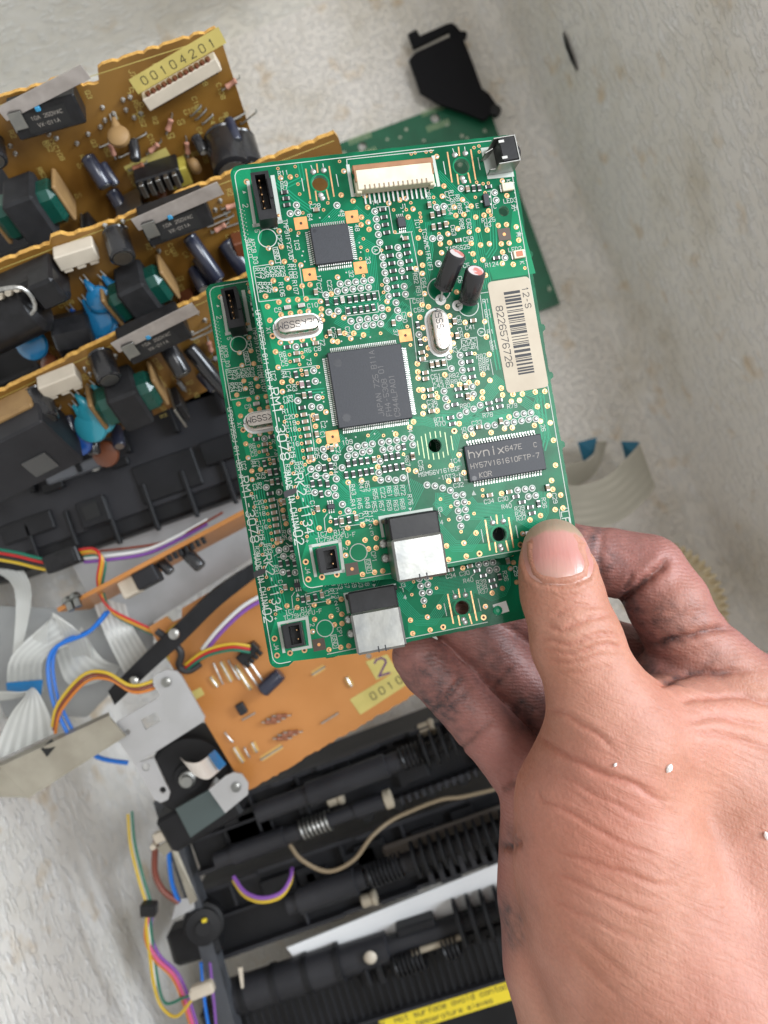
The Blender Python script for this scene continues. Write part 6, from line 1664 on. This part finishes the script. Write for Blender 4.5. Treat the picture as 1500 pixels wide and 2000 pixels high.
for px in range(4):
    x, y = f2.loc(720 + px * 62, 1600 - px * 24, 1); mb = MB(); mb.disc((x, y + 2), 2.6, 1.2, mat('recess_black', (.008, .008, .008), .7), 16); mb.lathe((x, y + 2, -4), (0, 0, 1), [(0, 3.2), (5.1, 3.2)], BLK2, 16); part('socket_hole', mb, t)
wire([(566, 1650, 336), (590, 1680, 333), (640, 1702, 332), (690, 1680, 332), (725, 1635, 334), (760, 1605, 338), (800, 1585, 340), (860, 1562, 341), (905, 1556, 342), (980, 1538, 344)], TANM if False else mat('wire_tan', (.24, .18, .11), .55), 'tan cable winding between the two ribbed printer frames', 1.05)
for k, (m, l) in enumerate([(WP, 'purple wire loop hanging in front of the upper printer frame'), (WY, 'yellow wire loop hanging in front of the upper printer frame')]):
    wire([(456, 1712, 335), (478, 1742, 331), (512, 1754, 329), (548, 1744, 330), (566, 1718, 333), (570, 1696, 338)], m, l, 1.0, 0, k * 7, k)
def shaft(p0, p1, d, label, segs, springs, fins, r=5.0):
    f = rail_frame(p0, p1, d); L = (at(*p1, d) - at(*p0, d)).length
    t = thing('roller_shaft', label, 'roller', f.M)
    pr = [(0, r * .7), (.6, r)]
    for a, b, k in segs: pr += [(L * a, r), (L * a + .3, r * k), (L * b, r * k), (L * b + .3, r)]
    pr += [(L - .6, r), (L, r * .7)]
    mb = MB(); mb.lathe((0, 0, 0), (1, 0, 0), pr, BLK3, 20); part('roller', mb, t, smooth=True)
    for a, n_ in springs:
        mb = MB(); mb.tube([(L * a + i / 12 * 1.9, r * 1.15 * math.cos(i * math.pi / 6), r * 1.15 * math.sin(i * math.pi / 6)) for i in range(12 * n_)], .6, STEELD if n_ % 2 else BLKP, 6); part('coil_spring', mb, t, smooth=True)
    for a, n_, R_ in fins:
        for k in range(n_):
            x = L * a + k * 4.2; mb = MB(); mb.lathe((x, 0, 0), (1, 0, 0), [(0, r), (.4, R_), (1.6, R_), (2.0, r)], BLK2, 18); part('fin', mb, t, smooth=True)
    for a in (.97,):
        mb = MB(); mb.lathe((L * a, 0, 0), (1, 0, 0), [(0, r * .9), (.5, r * 1.15), (3.4, r * 1.15), (3.9, r * .9)], CRB, 16); part('bushing', mb, t, smooth=True)
    return t
shaft((500, 1590), (1010, 1398), 331, 'black roller shaft on the upper printer frame, next to the orange board', [(.2, .5, 1.25), (.62, .9, .8)], [(.56, 6)], [(.64, 9, 7.5)], 4.2)
shaft((560, 1768), (1010, 1608), 342, 'black finned roller shaft on the lower printer frame, above the white strip', [(.05, .3, 1.3), (.34, .5, .75)], [(.36, 8)], [(.55, 12, 8.0)], 4.4)
shaft((420, 1682), (760, 1560), 334, 'short black roller shaft in the middle of the upper printer frame', [(.1, .4, 1.2), (.5, .8, .85)], [(.5, 7)], [], 3.6)
# roller shaft with springs
mb = MB(); mb.sheet([at(560, 1850, 357), at(1060, 1650, 357)], [at(600, 1900, 357), at(1060, 1740, 357)], 1.2, mat('gap_floor_white', (.80, .80, .80), .5)); single('gap_floor_strip', mb, 'white strip added in place of the bright foam floor between the lower printer frame and the roller', 'added strip')  # added strip standing in for the brightly lit foam floor in the gap
f = rail_frame((430, 1975), (1060, 1770), 345); L = (at(1060, 1770, 345) - at(430, 1975, 345)).length
ro = thing('roller_shaft', 'black roller shaft with coil springs below the white gap', 'roller', f.M)
mb = MB(); mb.lathe((0, 0, -8), (1, 0, 0), [(0, 6), (1, 8), (L * .36, 8), (L * .365, 6.8), (L * .52, 6.8), (L * .525, 4.5), (L, 4.5)], BLK3, 22); part('roller', mb, ro, smooth=True)
for k in range(4):
    mb = MB(); x = L * (.06 + k * .1); mb.lathe((x, 0, -8), (1, 0, 0), [(0, 8.6), (2.4, 8.6)], BLK2, 22); part('band', mb, ro, smooth=True)
for k in range(6):
    mb = MB(); x = L * .74 + k * 6.5; mb.lathe((x, 0, -8), (1, 0, 0), [(0, 5), (.5, 11), (2.0, 11), (2.5, 5)], BLK2, 20); part('fin', mb, ro, smooth=True)
for x0, n_, r in ((L * .53, 7, 4.6), (L * .68, 4, 4.2)):
    mb = MB(); mb.tube([(x0 + i / 12 * 2.0, -7 + r * math.cos(i * math.pi / 6), -3 + r * math.sin(i * math.pi / 6)) for i in range(12 * n_)], .65, BLKP, 6); part('coil_spring', mb, ro, smooth=True)
mb = MB(); mb.lathe((L * .47, 2, 0), (0, 0, 1), [(0, 3.0), (.8, 2.6), (1.6, 1.2)], NYLON, 14); part('white_stud', mb, ro, smooth=True)
mb = MB(); mb.cyl((L * .58, -4, -4), (L * .74, -4, -4), 1.4, 1.4, CRB, 10); part('pin', mb, ro)
mb = MB(); mb.box((L * .62, 6, -8), (18, 4, 8), BLK2, .6); mb.box((L * .48, -8, -6), (3, 9, 8), BLK2, .5); mb.box((L * .44, -8, -6), (2, 8, 8), BLK2, .5); part('saddle', mb, ro)
# ribbed cover with the warning label
f = rail_frame((400, 2040), (1080, 1830), 350); L = (at(1080, 1830, 350) - at(400, 2040, 350)).length
cv = thing('fuser_cover', 'black finned cover with yellow hot surface warning label at the bottom', 'printer part', f.M)
mb = MB(); mb.box((L / 2, -32, -14), (L, 90, 24), BLK2, 2); part('shell', mb, cv)
for k in range(44):
    mb = MB(); mb.box((3 + k * (L - 6) / 44, -2, -1.6), (1.0, 20, 1.6), BLK2, .2); part('fin', mb, cv)
for k in range(30):
    mb = MB(); mb.box((3 + k * (L - 6) / 30, -46, -1.6), (1.0, 22, 1.6), BLK2, .2); part('fin', mb, cv)
mb = MB(); mb.box((L / 2, -11.5, -.4), (L - 2, 1.6, 4.4), BLK3, .4); part('ridge', mb, cv)
a0 = Vector(f.loc(745, 2020, 0)); a1 = Vector(f.loc(1060, 1890, 0)); u = Vector((1, 0)); yl = f.loc(870, 1972, 0)[1]
x0 = f.loc(745, 2015, 0)[0]; mb = MB(); mb.box(((x0 + L) / 2, yl, -1.0), (L - x0, 9.6, 1.6), YEL, .1); la = part('warning_label', mb, cv)
mb = MB(); xm = f.loc(868, 1962, 0)[0]
text(mb, 'CAUTION! Hot surface avoid contact', (xm - 6, yl + 2.0), 2.4, 0, INK, z=-.15, sw=.15); text(mb, 'high temperature eleves', (xm - 2, yl - 2.1), 2.2, 0, INK, z=-.15, sw=.15)
x, y = f.loc(985, 1932, 0); text(mb, '!P', (x + 2, yl + 2.0), 2.8, 0, INK, z=-.15, sw=.2); text(mb, 'A', (x + 3, yl - 2.0), 2.8, 0, INK, z=-.15, sw=.2); part('print', mb, la)
# --- hinge and side clutter at lower left of the frames
mb = MB(); mb.sheet([at(306, 1655, 330), at(330, 1640, 329), at(385, 1758, 330)], [at(322, 1672, 331), at(342, 1655, 330), at(372, 1766, 331)], 1.0, TANM); sa = single('metal_strip', mb, 'narrow tan metal strip slanting down beside the hanging wires', 'metal strip')
mb = MB(); p = at(316, 1632, 326); T = Matrix.Translation(p) @ Matrix.Rotation(.4, 4, 'Z'); mb.box((0, 0, 0), (6.5, 4.4, 4), NYLON, .6, T); mb.cyl((-4.6, -2.6, 0), (-4.6, -2.6, 2), 1.3, 1.2, NYLON, 10, True, T); single('wire_connector', mb, 'small white connector above the tan metal strip', 'connector')
wire([(305, 1640, 333), (302, 1700, 334), (318, 1738, 334), (350, 1762, 334)], WBR, 'thick dark red wire beside the tan metal strip', 1.6); wire([(328, 1645, 331), (335, 1720, 333), (350, 1762, 334)], WB, 'short blue wire behind the tan metal strip', 1.2)
f = rail_frame((320, 1770), (440, 1735), 335)
hd = thing('drive_hub', 'black round drive hub with folded metal tab below the tan strip', 'hub', f.M)
x, y = f.loc(385, 1825); mb = MB(); mb.lathe((x, y, -12), (.25, .1, 1), [(0, 9), (6, 9), (6.6, 7.4), (9, 7.4), (9.5, 3.2), (11, 3.2)], BLK2, 26); part('disc', mb, hd, smooth=True)
x, y = f.loc(370, 1862); mb = MB(); mb.box((x, y, -12), (22, 16, 12), BLK2, 2, None); part('body', mb, hd)
x, y = f.loc(352, 1780); mb = MB(); mb.prism([(x - 6, y - 4), (x + 5, y - 2), (x + 6, y + 3), (x - 1, y + 4), (x - 3, y + 1)], -4, -3.2, ZINC); part('tab', mb, hd)
x, y = f.loc(398, 1800); mb = MB(); mb.box((x, y, -1), (2.2, 1.6, 1.5), YEL, .3); part('cream_pip', mb, hd)
mb = MB(); mb.sheet([at(305, 1560, 345), at(330, 1640, 345), at(380, 1790, 345), at(440, 2030, 345)], [at(336, 1560, 345), at(362, 1640, 345), at(408, 1790, 345), at(474, 2030, 345)], 9, mat('frame_grey', (.07, .075, .085), .45, 0, (.05, .053, .06), 60)); single('side_frame', mb, 'dark grey side frame running down left of the black printer frames', 'printer part')
wire([(392, 1880, 334), (400, 1960, 334), (412, 2030, 334)], WB, 'blue wire running down beside the side frame at the bottom', .8); wire([(410, 1880, 333), (418, 1960, 333), (424, 2030, 333)], WP, 'lilac wire next to the blue one at the bottom', .7)
mb = MB(); mb.sheet([at(465, 1890, 338), at(472, 1930, 338)], [at(474, 1888, 338), at(476, 1928, 338)], 1, NYLON); single('pale_pin', mb, 'thin pale pin standing near the end of the roller', 'pin')

# --- foam floor things: green board, black flap, right ribbon, gear
f = Frame(at(943, 178, 427), at(944, 178, 427) - at(943, 178, 427), Vector((0, 1, 0)))
e = (at(943, 178, 427) - at(668, 278, 427)); f = Frame(at(943, 178, 427), e, Vector((-.2, 1, 0)))
gb = thing('spare_board', 'dark green circuit board lying flat on the foam floor, half hidden behind', 'circuit board', f.M)
y1 = f.loc(1098, 592)[1]
mb = MB(); mb.prism([(0, 0), (-95, 0), (-95, y1), (0, y1)][::-1][::-1], -1.5, 0, mat('mask_dull', (.008, .10, .048), .4, 0, (.012, .14, .07), 60), [circ(f.loc(850, 230), 2.6, 16), circ(f.loc(708, 285), 2.4, 14)]); part('laminate', mb, gb)
mb = MB(); rnd = random.Random(8)
for k in range(150): mb.disc((rnd.uniform(-92, -2), rnd.uniform(y1 + 2, -2)), rnd.choice((.5, .8, 1.0)), .05, mat('pad_pale', (.42, .45, .36), .4, .3), 8)
for c in (f.loc(850, 230), f.loc(708, 285)):
    for k in range(-4, 5): mb.seg((c[0] + k * 1.5, c[1] - 6), (c[0] + k * 1.5, c[1] - 3), .5, .04, mat('strip_pale', (.45, .55, .32), .4, .3)); mb.seg((c[0] + k * 1.5, c[1] + 6), (c[0] + k * 1.5, c[1] + 3), .5, .04, MATS['strip_pale'])
part('solder_via', mb, gb, kind='stuff')
FLAP = [(945, 180), (990, 155), (1010, 190), (1150, 127), (1178, 121), (1200, 132), (1225, 165), (1250, 164), (1262, 178), (1258, 196), (1240, 205), (1290, 330), (1340, 470), (1380, 500), (1420, 560), (1415, 590), (1390, 608), (1350, 640), (1230, 590), (1120, 555), (1010, 490), (980, 400), (950, 320), (985, 280), (1172, 192), (1165, 166), (1000, 245), (972, 255)]
f = Frame(at(800, 60, 420), Vector((1, 0, 0.01)), Vector((0, 1, .012)))
fl = thing('plastic_flap', 'black plastic flap with a hooked arm leaning on the foam at the top', 'flap', f.M)
mb = MB(); mb.prism([f.loc(450 + x / 2.727, y / 2.727) for x, y in FLAP][::-1], -2.4, 0, mat('flap_black', (.006, .006, .008), .7, spec=.2)); part('plate', mb, fl)
mb = MB(); mb.lathe((*f.loc(968, 217), -2), (0, 0, 1), [(0, 3), (3, 3), (3.6, 2.2)], BLKP, 14); part('pivot', mb, fl)
rA = smooth_path([Vector(p) for p in [(1060, 925, 392), (1120, 905, 396), (1155, 895, 398), (1166, 862, 402)]], 5); 
mb = MB(); mb.sheet([at(*p) for p in rA], [at(p[0] - 10 + k * 2, p[1] + 75 - k * 5, p[2] + 14) for k, p in enumerate(rA)], .35, mat('ribbon_beige', (.46, .44, .37), .45, 0, (.38, .36, .30), 50))
ra = single('ribbon_cable', mb, 'inner curl of the beige ribbon cable right of the boards', 'ribbon cable', True, 'ribbon cable loops right of the boards')
mb = MB(); mb.sheet([at(1128, 864, 408), at(1140, 902, 408)], [at(1166, 854, 404), at(1162, 884, 403)], .5, mat('ribbon_teal', (.01, .13, .22), .45)); part('blue_tip', mb, ra)
rB = smooth_path([Vector(p) for p in [(1060, 940, 388), (1130, 948, 388), (1185, 930, 390), (1225, 893, 394), (1250, 866, 398)]], 5)
rB2 = smooth_path([Vector(p) for p in [(1070, 1030, 398), (1140, 1035, 398), (1210, 1018, 398), (1262, 975, 400), (1280, 950, 402)]], 5)
mb = striped([at(*p) for p in rB], [at(*p) for p in rB2], .35, MATS['ribbon_beige'], mat('ribbon_beige_line', (.38, .36, .30), .4)); rb_ = single('ribbon_cable', mb, 'outer wide curl of the beige ribbon cable near the index finger', 'ribbon cable', True, 'ribbon cable loops right of the boards')
mb = MB(); mb.sheet([at(1213, 862, 404), at(1222, 896, 404)], [at(1250, 863, 399), at(1236, 884, 398)], .5, MATS['ribbon_teal']); part('blue_tip', mb, rb_)
# gear leaning against the wall foot
ctr = at(1318, 1165, 402); ax = (Vector((-.62, -.25, .35))).normalized(); u = ax.orthogonal().normalized(); w = ax.cross(u)
GEARM = mat('gear_beige', (.66, .56, .38), .5, 0, (.58, .48, .31), 150)
NT = 44; R0, R1 = 27.0, 29.6
vs, fs = [], []
for h in (-2.6, 2.6):
    for i in range(NT * 4):
        r = R1 if (i % 4) in (1, 2) else R0; a = 2 * math.pi * i / (NT * 4); vs.append(ctr + ax * h + (u * math.cos(a) + w * math.sin(a)) * r)
    for i in range(NT * 4):
        a = 2 * math.pi * i / (NT * 4); vs.append(ctr + ax * h + (u * math.cos(a) + w * math.sin(a)) * 22)
n4 = NT * 4
for i in range(n4):
    j = (i + 1) % n4; fs += [(i, j, 2 * n4 + j, 2 * n4 + i), (n4 + j, n4 + i, 3 * n4 + i, 3 * n4 + j), (j, i, n4 + i, n4 + j), (2 * n4 + i, 2 * n4 + j, 3 * n4 + j, 3 * n4 + i)]
g = thing('gear', 'beige plastic gear wheel leaning at the foot of the right foam wall', 'gear')
mb = MB(); mb.add(vs, fs, GEARM); part('toothed_rim', mb, g)
mb = MB(); mb.lathe(ctr - ax * .8, ax, [(0, 22.4), (1.6, 22.4)], BOBB, 40); part('web', mb, g)
mb = MB(); mb.lathe(ctr - ax * 4, ax, [(0, 5), (8, 5)], GEARM, 20); part('hub', mb, g, smooth=True)
